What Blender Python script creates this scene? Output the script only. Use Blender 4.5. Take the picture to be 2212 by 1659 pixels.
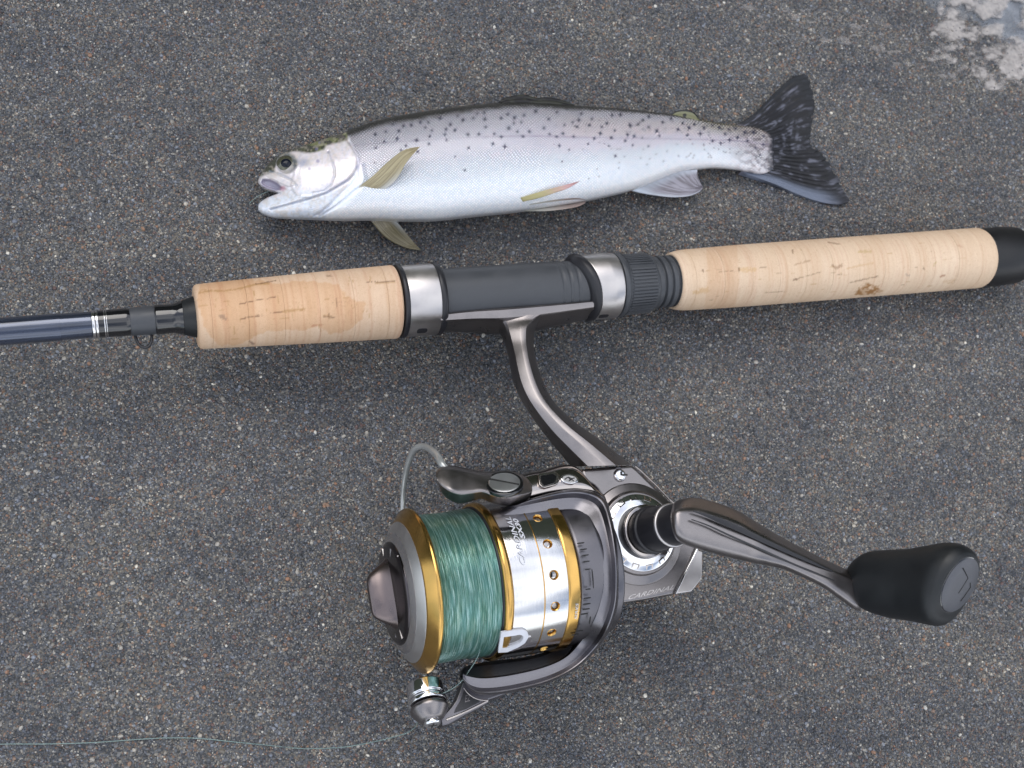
import bpy, math, random
import numpy as np
from mathutils import Vector
random.seed(7); RNG = np.random.default_rng(11)
S = 0.01                                   # all modelling below is in centimetres
sc = bpy.context.scene
col = sc.collection
for o in list(bpy.data.objects): bpy.data.objects.remove(o)

# ------------------------------------------------------------------ camera
W0, H0, F0 = 2212.0, 1659.0, 2605.0
CX, CY = W0/2, H0/2
_d = np.array([math.tan(math.radians(14)), math.tan(math.radians(15)), -1.0]); _d /= np.linalg.norm(_d)
CAM = -_d*49.0
BK = -_d
RT = np.cross([0, 1, 0], BK); RT /= np.linalg.norm(RT)
UP = np.cross(BK, RT)
cd = bpy.data.cameras.new('camera'); cam = bpy.data.objects.new('camera', cd); col.objects.link(cam)
from mathutils import Matrix
cam.matrix_world = Matrix([[RT[0], UP[0], BK[0], CAM[0]*S], [RT[1], UP[1], BK[1], CAM[1]*S],
                           [RT[2], UP[2], BK[2], CAM[2]*S], [0, 0, 0, 1]])
cd.sensor_width = 36; cd.lens = 36*F0/W0; cd.clip_start = 0.01; cd.clip_end = 500
cd.dof.use_dof = True; cd.dof.focus_distance = 0.435; cd.dof.aperture_fstop = 22
sc.camera = cam

# ------------------------------------------------------------------ light
SUN_EL, SUN_AZ = 50, -22                    # azimuth measured from +y towards +x
w = bpy.data.worlds.new("World"); sc.world = w; w.use_nodes = True
wt = w.node_tree; bg = wt.nodes['Background']
sky = wt.nodes.new('ShaderNodeTexSky'); sky.sky_type = 'NISHITA'; sky.sun_disc = False
sky.sun_elevation = math.radians(SUN_EL); sky.sun_rotation = math.radians(SUN_AZ)
sky.dust_density = 1.5
tc = wt.nodes.new('ShaderNodeTexCoord'); mp = wt.nodes.new('ShaderNodeMapping')
mp.inputs['Scale'].default_value = (1.2, 1.2, 2.4)
nz = wt.nodes.new('ShaderNodeTexNoise'); nz.inputs['Scale'].default_value = 1.3; nz.inputs['Detail'].default_value = 2.5
rp = wt.nodes.new('ShaderNodeValToRGB'); rp.color_ramp.elements[0].position = .32; rp.color_ramp.elements[1].position = .66
mx = wt.nodes.new('ShaderNodeMix'); mx.data_type = 'RGBA'
L = wt.links
L.new(tc.outputs['Generated'], mp.inputs['Vector']); L.new(mp.outputs[0], nz.inputs['Vector'])
L.new(nz.outputs['Fac'], rp.inputs['Fac']); L.new(rp.outputs['Color'], mx.inputs['Factor'])
L.new(sky.outputs['Color'], mx.inputs['A']); mx.inputs['B'].default_value = (11.5, 11.8, 12.4, 1)
L.new(mx.outputs['Result'], bg.inputs['Color']); bg.inputs['Strength'].default_value = 0.11
sl = bpy.data.lights.new('sun', 'SUN'); sl.energy = .8; sl.angle = math.radians(45); sl.color = (1, .95, .88)
so = bpy.data.objects.new('sun', sl); col.objects.link(so)
_el, _az = math.radians(SUN_EL), math.radians(SUN_AZ)
_s = Vector((math.cos(_el)*math.sin(_az), math.cos(_el)*math.cos(_az), math.sin(_el)))
so.rotation_euler = _s.to_track_quat('Z', 'Y').to_euler()
sc.view_settings.view_transform = 'Standard'; sc.view_settings.look = 'None'
sc.view_settings.exposure = 0.55; sc.view_settings.gamma = 1
try: sc.view_settings.use_curve_mapping = False
except Exception: pass

# ------------------------------------------------------------------ helpers: picture point + height -> place
def ray(px, py):
    px = np.asarray(px, float); py = np.asarray(py, float)
    d = ((px-CX)/F0)[..., None]*RT - ((py-CY)/F0)[..., None]*UP - BK
    return d
def P(px, py, z):
    d = ray(px, py); z = np.asarray(z, float)
    t = (z-CAM[2])/d[..., 2]
    return CAM + d*t[..., None]
def PP(px, py, Q, n):
    d = ray(px, py); t = ((Q-CAM)@n)/(d@n)
    return CAM + d*np.asarray(t)[..., None]
def proj(v):
    v = np.asarray(v, float)-CAM
    zc = -(v@BK)
    return CX+F0*(v@RT)/zc, CY-F0*(v@UP)/zc, zc
def nrm(v): return v/np.linalg.norm(v)
def localb(px, py):
    b = nrm(-ray(px, py)); r = nrm(np.cross(UP, b)); return r, np.cross(b, r), b
def smooth(a, b, x):
    t = np.clip((x-a)/(b-a), 0, 1); return t*t*(3-2*t)
def hsh(ix, iy, iz):
    n = (ix.astype(np.int64)*374761393 + iy.astype(np.int64)*668265263 + iz.astype(np.int64)*2147483647) & 0x7fffffff
    n = ((n ^ (n >> 13))*1274126177) & 0x7fffffff
    return ((n ^ (n >> 16)) & 0xffff)/65535.0
def vnoise(x, y, z=0.0):
    x, y = np.broadcast_arrays(np.asarray(x, float), np.asarray(y, float)); z = np.broadcast_to(np.asarray(z, float), x.shape)
    xi, yi, zi = np.floor(x), np.floor(y), np.floor(z)
    fx, fy, fz = x-xi, y-yi, z-zi
    fx, fy, fz = fx*fx*(3-2*fx), fy*fy*(3-2*fy), fz*fz*(3-2*fz)
    r = 0
    for dx in (0, 1):
        for dy in (0, 1):
            for dz in (0, 1):
                r = r + hsh(xi+dx, yi+dy, zi+dz)*(fx if dx else 1-fx)*(fy if dy else 1-fy)*(fz if dz else 1-fz)
    return r
def fbm(x, y, z=0.0, o=4):
    s = 0; a = .5; t = 0
    for i in range(o):
        s = s+a*vnoise(np.asarray(x)*2**i+17*i, np.asarray(y)*2**i+5*i, np.asarray(z)*2**i+9*i); t += a; a *= .5
    return s/t
def dpoly(x, y, pts):                       # distance to an open polyline
    pts = np.asarray(pts, float); best = np.full(np.shape(x), 1e9)
    for (ax, ay), (bx, by) in zip(pts[:-1], pts[1:]):
        ex, ey = bx-ax, by-ay; l = ex*ex+ey*ey+1e-9
        t = np.clip(((x-ax)*ex+(y-ay)*ey)/l, 0, 1)
        best = np.minimum(best, np.hypot(x-ax-t*ex, y-ay-t*ey))
    return best
def inpoly(x, y, pts):
    ins = np.zeros(np.shape(x), bool); n = len(pts)
    for i in range(n):
        x1, y1 = pts[i]; x2, y2 = pts[(i+1) % n]
        c = ((y1 > y) != (y2 > y)) & (x < (x2-x1)*(y-y1)/(y2-y1+1e-12)+x1)
        ins ^= c
    return ins
def sdpoly(x, y, pts):                      # + inside
    d = dpoly(x, y, list(pts)+[pts[0]]); return np.where(inpoly(x, y, pts), d, -d)
def catmull(pts, n):
    p = np.asarray(pts, float)
    if len(p) == 2:
        t = np.linspace(0, 1, n)[:, None]; return p[0]*(1-t)+p[1]*t
    q = np.vstack([2*p[0]-p[1], p, 2*p[-1]-p[-2]])
    m = len(p)-1; out = []
    for u in np.linspace(0, m, n):
        i = min(int(u), m-1); t = u-i; a, b, c, d = q[i:i+4]
        out.append(.5*((2*b)+(-a+c)*t+(2*a-5*b+4*c-d)*t*t+(-a+3*b-3*c+d)*t**3))
    return np.array(out)
def arcres(pts, n, sm=True):                # resample a polyline evenly along its length
    p = catmull(pts, max(60, 12*len(pts))) if sm else np.asarray(pts, float)
    d = np.r_[0, np.cumsum(np.linalg.norm(np.diff(p, axis=0), axis=1))]
    t = np.linspace(0, d[-1], n)
    return np.stack([np.interp(t, d, p[:, k]) for k in range(p.shape[1])], 1)
def chaikin(pts, it=1, k=.25):
    p = np.asarray(pts, float)
    for _ in range(it):
        q = np.roll(p, -1, 0); p = np.stack([p*(1-k)+q*k, p*k+q*(1-k)], 1).reshape(-1, p.shape[1])
    return p
def rprof(prof, rad=.03, m=3):              # round the corners of a lathe profile
    p = [np.array(q, float) for q in prof]; out = [p[0]]
    for a, b, c in zip(p[:-2], p[1:-1], p[2:]):
        la, lc = np.linalg.norm(a-b), np.linalg.norm(c-b)
        if la < 1e-6 or lc < 1e-6: out.append(b); continue
        r = min(rad, la*.45, lc*.45); s, e = b+(a-b)/la*r, b+(c-b)/lc*r
        for i in range(m+1):
            t = i/m; out.append((1-t)**2*s+2*t*(1-t)*b+t*t*e)
    out.append(p[-1]); return np.array(out)

ORIG = np.zeros(3)
def mk(name, v, f, mat, parent=None, ang=35, cols=None, loc=None, kind=None, label=None, fvert=None):
    me = bpy.data.meshes.new(name)
    v = (np.asarray(v, float)-ORIG)*S
    me.from_pydata(v.tolist(), [], f if isinstance(f, list) else f.tolist())
    me.materials.append(mat)
    me.shade_smooth()
    if ang is not None and ang < 170:
        try: me.set_sharp_from_angle(angle=math.radians(ang))
        except Exception: pass
    if cols is not None:
        a = me.attributes.new('Col', 'FLOAT_COLOR', 'POINT'); c = np.ones((len(v), 4)); c[:, :cols.shape[1]] = cols
        a.data.foreach_set('color', c.ravel())
    if loc is not None:
        a = me.attributes.new('loc', 'FLOAT_VECTOR', 'POINT'); a.data.foreach_set('vector', np.ascontiguousarray(loc, float).ravel())
    o = bpy.data.objects.new(name, me); col.objects.link(o)
    if parent is not None: o.parent = parent
    if kind: o['kind'] = kind
    if label: o['label'] = label
    return o
def thing(name, origin, label, cat):
    global ORIG
    ORIG = np.array(origin, float)
    o = bpy.data.objects.new(name, None); col.objects.link(o); o.location = Vector(ORIG*S)
    o.empty_display_size = .02; o['label'] = label; o['category'] = cat
    return o
def gridf(nu, nv, wrap=False, off=0, flip=False):
    i = np.arange(nu-1)[:, None]; j = np.arange(nv if wrap else nv-1)[None, :]
    a = i*nv+j; b = i*nv+(j+1) % nv; c = (i+1)*nv+(j+1) % nv; d = (i+1)*nv+j
    q = np.stack([a, b, c, d] if not flip else [a, d, c, b], -1).reshape(-1, 4)+off
    return q
def fixn(o):
    import bmesh
    bm = bmesh.new(); bm.from_mesh(o.data); bmesh.ops.recalc_face_normals(bm, faces=bm.faces); bm.to_mesh(o.data); bm.free()
    return o
def frame(u, ref=None):
    ref = UP if ref is None else ref
    e1 = nrm(ref-(ref@u)*u); e2 = np.cross(u, e1)
    if e2@BK < 0: e2 = -e2
    return e1, e2
def lathe(name, A, u, prof, mat, parent, n=96, ang=35, cap=True, colf=None, rfun=None, label=None, e=None):
    e1, e2 = e if e is not None else frame(u)
    prof = np.asarray(prof, float); ph = np.linspace(0, 2*math.pi, n, endpoint=False)-math.pi/2   # seam away from the camera side
    s = prof[:, 0][:, None]; r = np.broadcast_to(prof[:, 1][:, None], (len(prof), n)).copy()
    if rfun is not None: r = r*rfun(s, ph[None, :])
    v = A+s[..., None]*u+(r*np.sin(ph))[..., None]*e1+(r*np.cos(ph))[..., None]*e2
    v = v.reshape(-1, 3); f = gridf(len(prof), n, True).tolist()
    if cap:
        f.append(list(range(n))); f.append(list(range((len(prof)-1)*n, len(prof)*n))[::-1])
    loc = np.stack([np.broadcast_to(s, r.shape), r*np.sin(ph), r*np.cos(ph)], -1).reshape(-1, 3)
    cols = colf(v, loc) if colf else None
    o = mk(name, v, f, mat, parent, ang, cols, loc, label=label)
    return fixn(o)
def strip(name, st, prof, mat, parent, n=60, ch=1, ang=40, label=None, k=.18):
    st = catmull(np.asarray(st, float), n); pr = chaikin(prof, ch, k) if ch else np.asarray(prof, float)
    w_ = (pr[:, 0]+1)/2
    x = st[:, 0][:, None]*(1-w_)+st[:, 2][:, None]*w_; y = st[:, 1][:, None]*(1-w_)+st[:, 3][:, None]*w_
    z = st[:, 4][:, None]+st[:, 5][:, None]*pr[:, 1]
    v = P(x, y, z).reshape(-1, 3); m = len(pr); f = gridf(n, m, True).tolist()
    f.append(list(range(m))); f.append(list(range((n-1)*m, n*m))[::-1])
    return fixn(mk(name, v, f, mat, parent, ang, label=label))
def prism(name, poly, Q, n_, depth, mat, parent, k=1.0, bev=.06, seg=3, ang=40, label=None):
    poly = np.asarray(poly, float)
    t = PP(poly[:, 0], poly[:, 1], Q, n_); c = t.mean(0)
    b = c+(t-c)*k-n_*depth; m = len(poly)
    f = [list(range(m)), list(range(m, 2*m))[::-1]]+[[i, m+i, m+(i+1) % m, (i+1) % m] for i in range(m)]
    o = fixn(mk(name, np.vstack([t, b]), f, mat, parent, ang, label=label))
    if bev:
        md = o.modifiers.new('bevel', 'BEVEL'); md.width = bev*S; md.segments = seg; md.limit_method = 'ANGLE'; md.angle_limit = math.radians(30)
    return o
def tube(name, pts, r, mat, parent, n=12, res=80, label=None, sm=True):
    p = arcres(pts, res, sm); rr = np.interp(np.linspace(0, 1, res), np.linspace(0, 1, len(np.atleast_1d(r))), np.atleast_1d(r))
    t = np.gradient(p, axis=0); t /= np.linalg.norm(t, axis=1)[:, None]
    a = np.cross(t[0], [0, 0, 1.0]); a = nrm(a if np.linalg.norm(a) > 1e-3 else np.array([1., 0, 0])); A = []
    for i in range(res):
        a = nrm(a-(a@t[i])*t[i]); A.append(a)
    A = np.array(A); B = np.cross(t, A); ph = np.linspace(0, 2*math.pi, n, endpoint=False)
    v = p[:, None]+rr[:, None, None]*(A[:, None]*np.cos(ph)[None, :, None]+B[:, None]*np.sin(ph)[None, :, None])
    f = gridf(res, n, True).tolist(); f.append(list(range(n))); f.append(list(range((res-1)*n, res*n))[::-1])
    return fixn(mk(name, v.reshape(-1, 3), f, mat, parent, 60, label=label))
def loft(name, st, mat, parent, n=48, m=40, ex=2.0, label=None, ang=50):
    """st: list of (centre, A vector, B vector)"""
    a = catmull([np.r_[c, A, B] for c, A, B in st], m); ph = np.linspace(0, 2*math.pi, n, endpoint=False)
    cx = np.sign(np.cos(ph))*abs(np.cos(ph))**(2/ex); sx = np.sign(np.sin(ph))*abs(np.sin(ph))**(2/ex)
    v = a[:, None, 0:3]+a[:, None, 3:6]*cx[None, :, None]+a[:, None, 6:9]*sx[None, :, None]
    f = gridf(m, n, True).tolist(); f.append(list(range(n))); f.append(list(range((m-1)*n, m*n))[::-1])
    return fixn(mk(name, v.reshape(-1, 3), f, mat, parent, ang, label=label))
def textmesh(body, shear=0.0, space=1.0, bold=0.0):
    cu = bpy.data.curves.new('t', 'FONT'); cu.body = body; cu.size = 1; cu.shear = shear; cu.space_character = space; cu.offset = bold
    cu.resolution_u = 4
    o = bpy.data.objects.new('t', cu); col.objects.link(o)
    dg = bpy.context.evaluated_depsgraph_get(); me = bpy.data.meshes.new_from_object(o.evaluated_get(dg))
    v = np.array([q.co[:] for q in me.vertices]); f = [list(q.vertices) for q in me.polygons]
    bpy.data.objects.remove(o); bpy.data.curves.remove(cu); bpy.data.meshes.remove(me)
    v = v[:, :2]; v = v-v.min(0); return v, f, v[:, 0].max(), v[:, 1].max()

# ------------------------------------------------------------------ materials
def nd(t, kind, **kw):
    n = t.nodes.new(kind)
    for a, b in kw.items():
        if a in n.inputs: n.inputs[a].default_value = b
        else: setattr(n, a, b)
    return n
def base_mat(name, colr=(.5, .5, .5), metal=0.0, rough=.5, spec=.5, coat=0.0, **kw):
    m = bpy.data.materials.new(name); m.use_nodes = True; t = m.node_tree; b = t.nodes['Principled BSDF']
    b.inputs['Base Color'].default_value = (*colr, 1); b.inputs['Metallic'].default_value = metal
    b.inputs['Roughness'].default_value = rough; b.inputs['Specular IOR Level'].default_value = spec
    b.inputs['Coat Weight'].default_value = coat; b.inputs['Coat Roughness'].default_value = .08
    return m, t, b
def ramp(t, fac, stops, interp='LINEAR'):
    r = t.nodes.new('ShaderNodeValToRGB'); e = r.color_ramp.elements; r.color_ramp.interpolation = interp
    e[0].position, e[0].color = stops[0][0], (*stops[0][1], 1); e[1].position, e[1].color = stops[-1][0], (*stops[-1][1], 1)
    for p, c in stops[1:-1]:
        q = e.new(p); q.color = (*c, 1)
    t.links.new(fac, r.inputs['Fac']); return r.outputs['Color']
def mixc(t, f, a, b, mode='MIX'):
    m = t.nodes.new('ShaderNodeMix'); m.data_type = 'RGBA'; m.blend_type = mode
    for s, v in (('Factor', f), ('A', a), ('B', b)):
        if hasattr(v, 'is_output'): t.links.new(v, m.inputs[s])
        elif s == 'Factor': m.inputs[s].default_value = v
        else: m.inputs[s].default_value = (*v, 1)
    return m.outputs['Result']
def bump(t, b, h, dist, strength=1.0):
    n = t.nodes.new('ShaderNodeBump'); n.inputs['Distance'].default_value = dist; n.inputs['Strength'].default_value = strength
    t.links.new(h, n.inputs['Height']); t.links.new(n.outputs['Normal'], b.inputs['Normal'])
def attr(t, name, out='Vector'):
    n = t.nodes.new('ShaderNodeAttribute'); n.attribute_name = name; return n.outputs[out]
def noise(t, vec, scale, detail=3, rough=.55):
    n = t.nodes.new('ShaderNodeTexNoise'); n.inputs['Scale'].default_value = scale; n.inputs['Detail'].default_value = detail
    n.inputs['Roughness'].default_value = rough
    if vec is not None: t.links.new(vec, n.inputs['Vector'])
    return n.outputs['Fac']
def vscale(t, vec, s):
    n = t.nodes.new('ShaderNodeMapping'); n.inputs['Scale'].default_value = s; t.links.new(vec, n.inputs['Vector']); return n.outputs[0]
def objc(t):
    return t.nodes.new('ShaderNodeTexCoord').outputs['Object']
def metal_mat(name, c, rough, fleck=.15, fs=9000, metal=1.0, coat=0.0, dirt=.1):
    m, t, b = base_mat(name, c, metal, rough, coat=coat); o = objc(t)
    f1 = noise(t, o, fs, 1); f2 = noise(t, o, 140, 4)
    c1 = ramp(t, f1, [(.3, tuple(x*(1-fleck) for x in c)), (.7, tuple(min(1, x*(1+fleck)) for x in c))])
    t.links.new(mixc(t, 1.0, c1, ramp(t, f2, [(.35, (1-dirt,)*3), (.6, (1, 1, 1))]), 'MULTIPLY'), b.inputs['Base Color'])
    r = t.nodes.new('ShaderNodeMapRange'); t.links.new(f2, r.inputs['Value']); r.inputs['From Min'].default_value = .3; r.inputs['From Max'].default_value = .7
    r.inputs['To Min'].default_value = rough*.85; r.inputs['To Max'].default_value = min(1, rough*1.25+.02); t.links.new(r.outputs[0], b.inputs['Roughness'])
    bump(t, b, f1, .00001, .35)
    return m
GUN = metal_mat('gunmetal_paint', (.275, .256, .256), .30, .16)
BRONZE = metal_mat('dark_bronze_paint', (.20, .165, .16), .26, .12)
FRAMEM = metal_mat('rotor_paint', (.215, .208, .225), .30, .16)
GUN_DK = metal_mat('dark_gunmetal', (.17, .165, .18), .34, .12)
CHROME_DK = metal_mat('smoked_chrome', (.46, .42, .40), .09, .03)
CHROME = metal_mat('chrome', (.86, .86, .88), .06, .02)
STEEL = metal_mat('satin_steel', (.60, .57, .56), .33, .04)
GOLD = metal_mat('gold_anodised', (.66, .40, .12), .17, .04)
BLACKP = metal_mat('black_plastic', (.018, .018, .022), .38, .1, metal=0)
BLACKG = metal_mat('black_gloss', (.006, .006, .008), .05, .05, metal=0, coat=1)
RUBBER = metal_mat('soft_black_rubber', (.008, .010, .012), .45, .15, metal=0)
SEATP = metal_mat('graphite_grey_plastic', (.060, .064, .072), .42, .15, metal=0)
EVA = metal_mat('black_foam', (.008, .008, .009), .38, .3, metal=0)
AMBER = metal_mat('amber_glue', (.42, .24, .06), .35, .1, metal=.2)
WIREM = metal_mat('milky_wire', (.44, .45, .44), .2, .03, metal=.45)
WHITEP = metal_mat('silver_print', (.72, .73, .78), .5, .02, metal=0)
DARKHOLE = metal_mat('hole_dark', (.012, .012, .012), .6, .1, metal=0)
GREYPR = metal_mat('grey_print', (.20, .17, .14), .4, .1, metal=.4)
SATBLUE = metal_mat('blue_grey_cap', (.085, .088, .10), .40, .15, metal=0)

def turned_mat(name, c, rough, ring=420):
    """turned aluminium: fine circumferential tool marks"""
    m, t, b = base_mat(name, c, 1.0, rough); l = attr(t, 'loc')
    n1 = noise(t, vscale(t, l, (ring*.2, .05, .05)), 1.0, 2)
    t.links.new(ramp(t, n1, [(.3, tuple(x*.88 for x in c)), (.7, c)]), b.inputs['Base Color'])
    n2 = noise(t, objc(t), 260, 3)
    r = t.nodes.new('ShaderNodeMapRange'); t.links.new(n2, r.inputs['Value']); r.inputs['To Min'].default_value = rough*.7; r.inputs['To Max'].default_value = rough*1.4
    t.links.new(r.outputs[0], b.inputs['Roughness'])
    bump(t, b, n1, .00002, .8); return m
ALU = turned_mat('turned_aluminium', (.80, .79, .79), .11)
ALU2 = turned_mat('satin_aluminium', (.72, .71, .70), .34)
BRUSH = metal_mat('brushed_chrome', (.62, .63, .64), .36, .05)
DIALM = metal_mat('smoked_dial', (.10, .09, .095), .16, .05)

def blank_mat():
    m, t, b = base_mat('lacquered_graphite', (.035, .05, .085), .55, .16, coat=1.0); l = attr(t, 'loc')
    n1 = noise(t, vscale(t, l, (.4, 9, 9)), 1.0, 4)
    t.links.new(ramp(t, n1, [(.3, (.030, .036, .055)), (.7, (.075, .095, .15))]), b.inputs['Base Color'])
    return m
BLANK = blank_mat()

def line_mat():
    m, t, b = base_mat('green_monofilament', (.1, .3, .25), .62, .30, coat=.4); l = attr(t, 'loc')
    # loc = (s, r*ang, 0) : strands run along the second axis, slightly slanted
    g = t.nodes.new('ShaderNodeVectorMath'); g.operation = 'MULTIPLY_ADD'; t.links.new(l, g.inputs[0]); g.inputs[1].default_value = (1, 1, 1)
    g.inputs[2].default_value = (0, 0, 0)
    a = noise(t, vscale(t, l, (30, .8, 1)), 1.0, 3, .6)
    a2 = noise(t, vscale(t, l, (44, 2.6, 1)), 1.0, 1, .5)
    c = noise(t, vscale(t, l, (3, .8, 1)), 1.0, 3)
    c1 = ramp(t, a, [(.34, (.05, .16, .13)), (.50, (.135, .29, .25)), (.66, (.44, .60, .55))])
    c2 = ramp(t, c, [(.35, (.8, .85, .75)), (.65, (1.05, 1.1, 1.15))])
    t.links.new(mixc(t, 1.0, c1, c2, 'MULTIPLY'), b.inputs['Base Color'])
    ad = t.nodes.new('ShaderNodeMath'); ad.operation = 'ADD'; t.links.new(a, ad.inputs[0]); t.links.new(a2, ad.inputs[1])
    bump(t, b, ad.outputs[0], .00016, .8); return m
LINEM = line_mat()
def mono_mat():
    m, t, b = base_mat('loose_monofilament', (.36, .50, .48), 0, .22); b.inputs['Transmission Weight'].default_value = .45; b.inputs['Alpha'].default_value = .8
    return m
MONO = mono_mat()

def cork_mat():
    m, t, b = base_mat('cork', (.6, .4, .22), 0, .62, .3); l = attr(t, 'loc'); c = attr(t, 'Col', 'Color')
    g = noise(t, vscale(t, l, (14, 10, 10)), 1.0, 4, .65)
    g2 = noise(t, vscale(t, l, (9, 2.2, 2.2)), 1.0, 3, .6)
    fine = noise(t, vscale(t, l, (60, 40, 40)), 1.0, 2)
    a = mixc(t, .18, c, ramp(t, g2, [(.3, (.52, .34, .19)), (.7, (.86, .66, .45))]), 'SOFT_LIGHT')
    a = mixc(t, .55, a, ramp(t, g, [(.30, (.80, .74, .68)), (.45, (1, 1, 1))]), 'MULTIPLY')
    a = mixc(t, .35, a, ramp(t, fine, [(.35, (.75, .70, .65)), (.55, (1.05, 1.05, 1.05))]), 'MULTIPLY')
    # little dark pores, drawn out along the grain
    v = t.nodes.new('ShaderNodeTexVoronoi'); v.inputs['Scale'].default_value = 1; t.links.new(vscale(t, l, (3.0, 4.2, 4.2)), v.inputs['Vector'])
    gate = noise(t, vscale(t, l, (1.3, 1.3, 1.3)), 1.0, 1)
    mm = t.nodes.new('ShaderNodeMath'); mm.operation = 'SUBTRACT'; t.links.new(v.outputs['Distance'], mm.inputs[0]); t.links.new(gate, mm.inputs[1])
    pore = ramp(t, mm.outputs[0], [(0, (.40, .28, .18)), (.02, (1, 1, 1))])
    a = mixc(t, .0, a, pore, 'MULTIPLY')
    t.links.new(a, b.inputs['Base Color']); bump(t, b, g, .0002, .35); return m
CORK = cork_mat()

def attr_mat(name, rough=.4, metal=0.0, bumps=None, coat=0, spec=.5):
    m, t, b = base_mat(name, (1, 1, 1), metal, rough, spec, coat); t.links.new(attr(t, 'Col', 'Color'), b.inputs['Base Color'])
    if bumps:
        bump(t, b, noise(t, vscale(t, attr(t, 'loc'), bumps[0]), 1.0, 3), bumps[1], bumps[2])
    return m
def fish_mat():
    m, t, b = base_mat('silver_fish_skin', (1, 1, 1), .08, .27, .7, .5); b.inputs['Coat Roughness'].default_value = .12
    c = attr(t, 'Col', 'Color'); al = attr(t, 'Col', 'Alpha'); l = attr(t, 'loc')
    v = t.nodes.new('ShaderNodeTexVoronoi'); v.voronoi_dimensions = '2D'; v.inputs['Scale'].default_value = 1.0; v.inputs['Randomness'].default_value = .34
    t.links.new(l, v.inputs['Vector'])
    e = t.nodes.new('ShaderNodeTexVoronoi'); e.voronoi_dimensions = '2D'; e.feature = 'DISTANCE_TO_EDGE'; e.inputs['Scale'].default_value = 1.0; e.inputs['Randomness'].default_value = .34
    t.links.new(l, e.inputs['Vector'])
    edge = ramp(t, e.outputs['Distance'], [(.02, (0, 0, 0)), (.26, (1, 1, 1))])
    inv = t.nodes.new('ShaderNodeInvert'); t.links.new(edge, inv.inputs['Color'])
    f = t.nodes.new('ShaderNodeMath'); f.operation = 'MULTIPLY'; t.links.new(inv.outputs[0], f.inputs[0]); t.links.new(al, f.inputs[1])
    dk = mixc(t, f.outputs[0], c, mixc(t, 1.0, c, (.05, .055, .08), 'MULTIPLY'))
    # each scale a slightly different silver
    sepn = ramp(t, v.outputs['Color'], [(0, (.80, .84, .93)), (.5, (1, 1, 1)), (1, (1.12, 1.02, 1.03))])
    t.links.new(mixc(t, .6, dk, sepn, 'MULTIPLY'), b.inputs['Base Color'])
    bn = t.nodes.new('ShaderNodeBump'); bn.inputs['Distance'].default_value = .0005; t.links.new(al, bn.inputs['Strength']); t.links.new(edge, bn.inputs['Height'])
    b2 = t.nodes.new('ShaderNodeBump'); b2.inputs['Distance'].default_value = .0004; b2.inputs['Strength'].default_value = .25
    t.links.new(noise(t, objc(t), 260, 4), b2.inputs['Height']); t.links.new(bn.outputs['Normal'], b2.inputs['Normal']); t.links.new(b2.outputs['Normal'], b.inputs['Normal'])
    b.inputs['Subsurface Weight'].default_value = 0
    return m
FISH = fish_mat()
FIN = attr_mat('fin_skin', .32, 0, None, .4)
TAILM = attr_mat('tail_skin', .42, 0, None, 0, .35)
EYEW = base_mat('eye_iris', (.10, .10, .065), .4, .2, coat=1)[0]
IRIS = base_mat('eye_gold_ring', (.40, .37, .24), .5, .2, coat=1)[0]
PUPIL = base_mat('eye_pupil', (.008, .011, .020), 0, .10, .25)[0]

GR0 = [(.00, (.030, .034, .043)), (.20, (.062, .070, .085)), (.36, (.125, .128, .135)), (.50, (.075, .085, .11)), (.60, (.20, .185, .165)),
      (.70, (.115, .10, .082)), (.79, (.17, .19, .235)), (.86, (.20, .125, .085)), (.91, (.34, .32, .29)), (.955, (.25, .13, .075)), (.97, (.10, .05, .045)), (.990, (.60, .58, .53))]
_mg = (.158, .163, .165); _tn = (1.58, 1.56, 1.50)
GR = [(p, tuple(.74*v*k+.26*g for v, g, k in zip(c, _mg, _tn))) for p, c in GR0]
def sand_mat():
    m, t, b = base_mat('dark_beach_sand', (.12, .12, .12), 0, .55, .5); o = objc(t)
    v = t.nodes.new('ShaderNodeTexVoronoi'); v.inputs['Scale'].default_value = 1350; t.links.new(o, v.inputs['Vector'])
    sp = t.nodes.new('ShaderNodeSeparateColor'); t.links.new(v.outputs['Color'], sp.inputs[0])
    c = ramp(t, sp.outputs[0], [(p, tuple(.62*x for x in q)) for p, q in GR], 'CONSTANT')
    n1 = noise(t, vscale(t, o, (.7, 1.3, 1)), 26, 4); n2 = noise(t, o, 150, 3)
    c = mixc(t, 1.0, c, ramp(t, n1, [(.35, (.76, .77, .80)), (.65, (1.08, 1.05, 1.0))]), 'MULTIPLY')
    t.links.new(c, b.inputs['Base Color'])
    bump(t, b, v.outputs['Distance'], -.0006, .8)
    return m
SAND = sand_mat()
def grain_mat():
    m, t, b = base_mat('sand_grains', (.12, .12, .12), 0, .42, .6)
    oi = t.nodes.new('ShaderNodeObjectInfo'); c = ramp(t, oi.outputs['Random'], GR, 'CONSTANT')
    n1 = noise(t, vscale(t, oi.outputs['Location'], (.7, 1.3, 1)), 26, 4); n2 = noise(t, oi.outputs['Location'], 190, 3)
    c = mixc(t, 1.0, c, ramp(t, n1, [(.35, (.78, .79, .83)), (.65, (1.08, 1.05, 1.0))]), 'MULTIPLY')
    c = mixc(t, 1.0, c, ramp(t, n2, [(.30, (.74, .75, .78)), (.70, (1.22, 1.20, 1.16))]), 'MULTIPLY')
    t.links.new(c, b.inputs['Base Color'])
    return m
GRAIN = grain_mat()
def water_mat():
    m, t, b = base_mat('shallow_water', (.8, .85, .85), 0, .04); b.inputs['Transmission Weight'].default_value = 1; b.inputs['IOR'].default_value = 1.33
    bump(t, b, noise(t, objc(t), 60, 2), .0005, .4); return m
WATER = water_mat()
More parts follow.
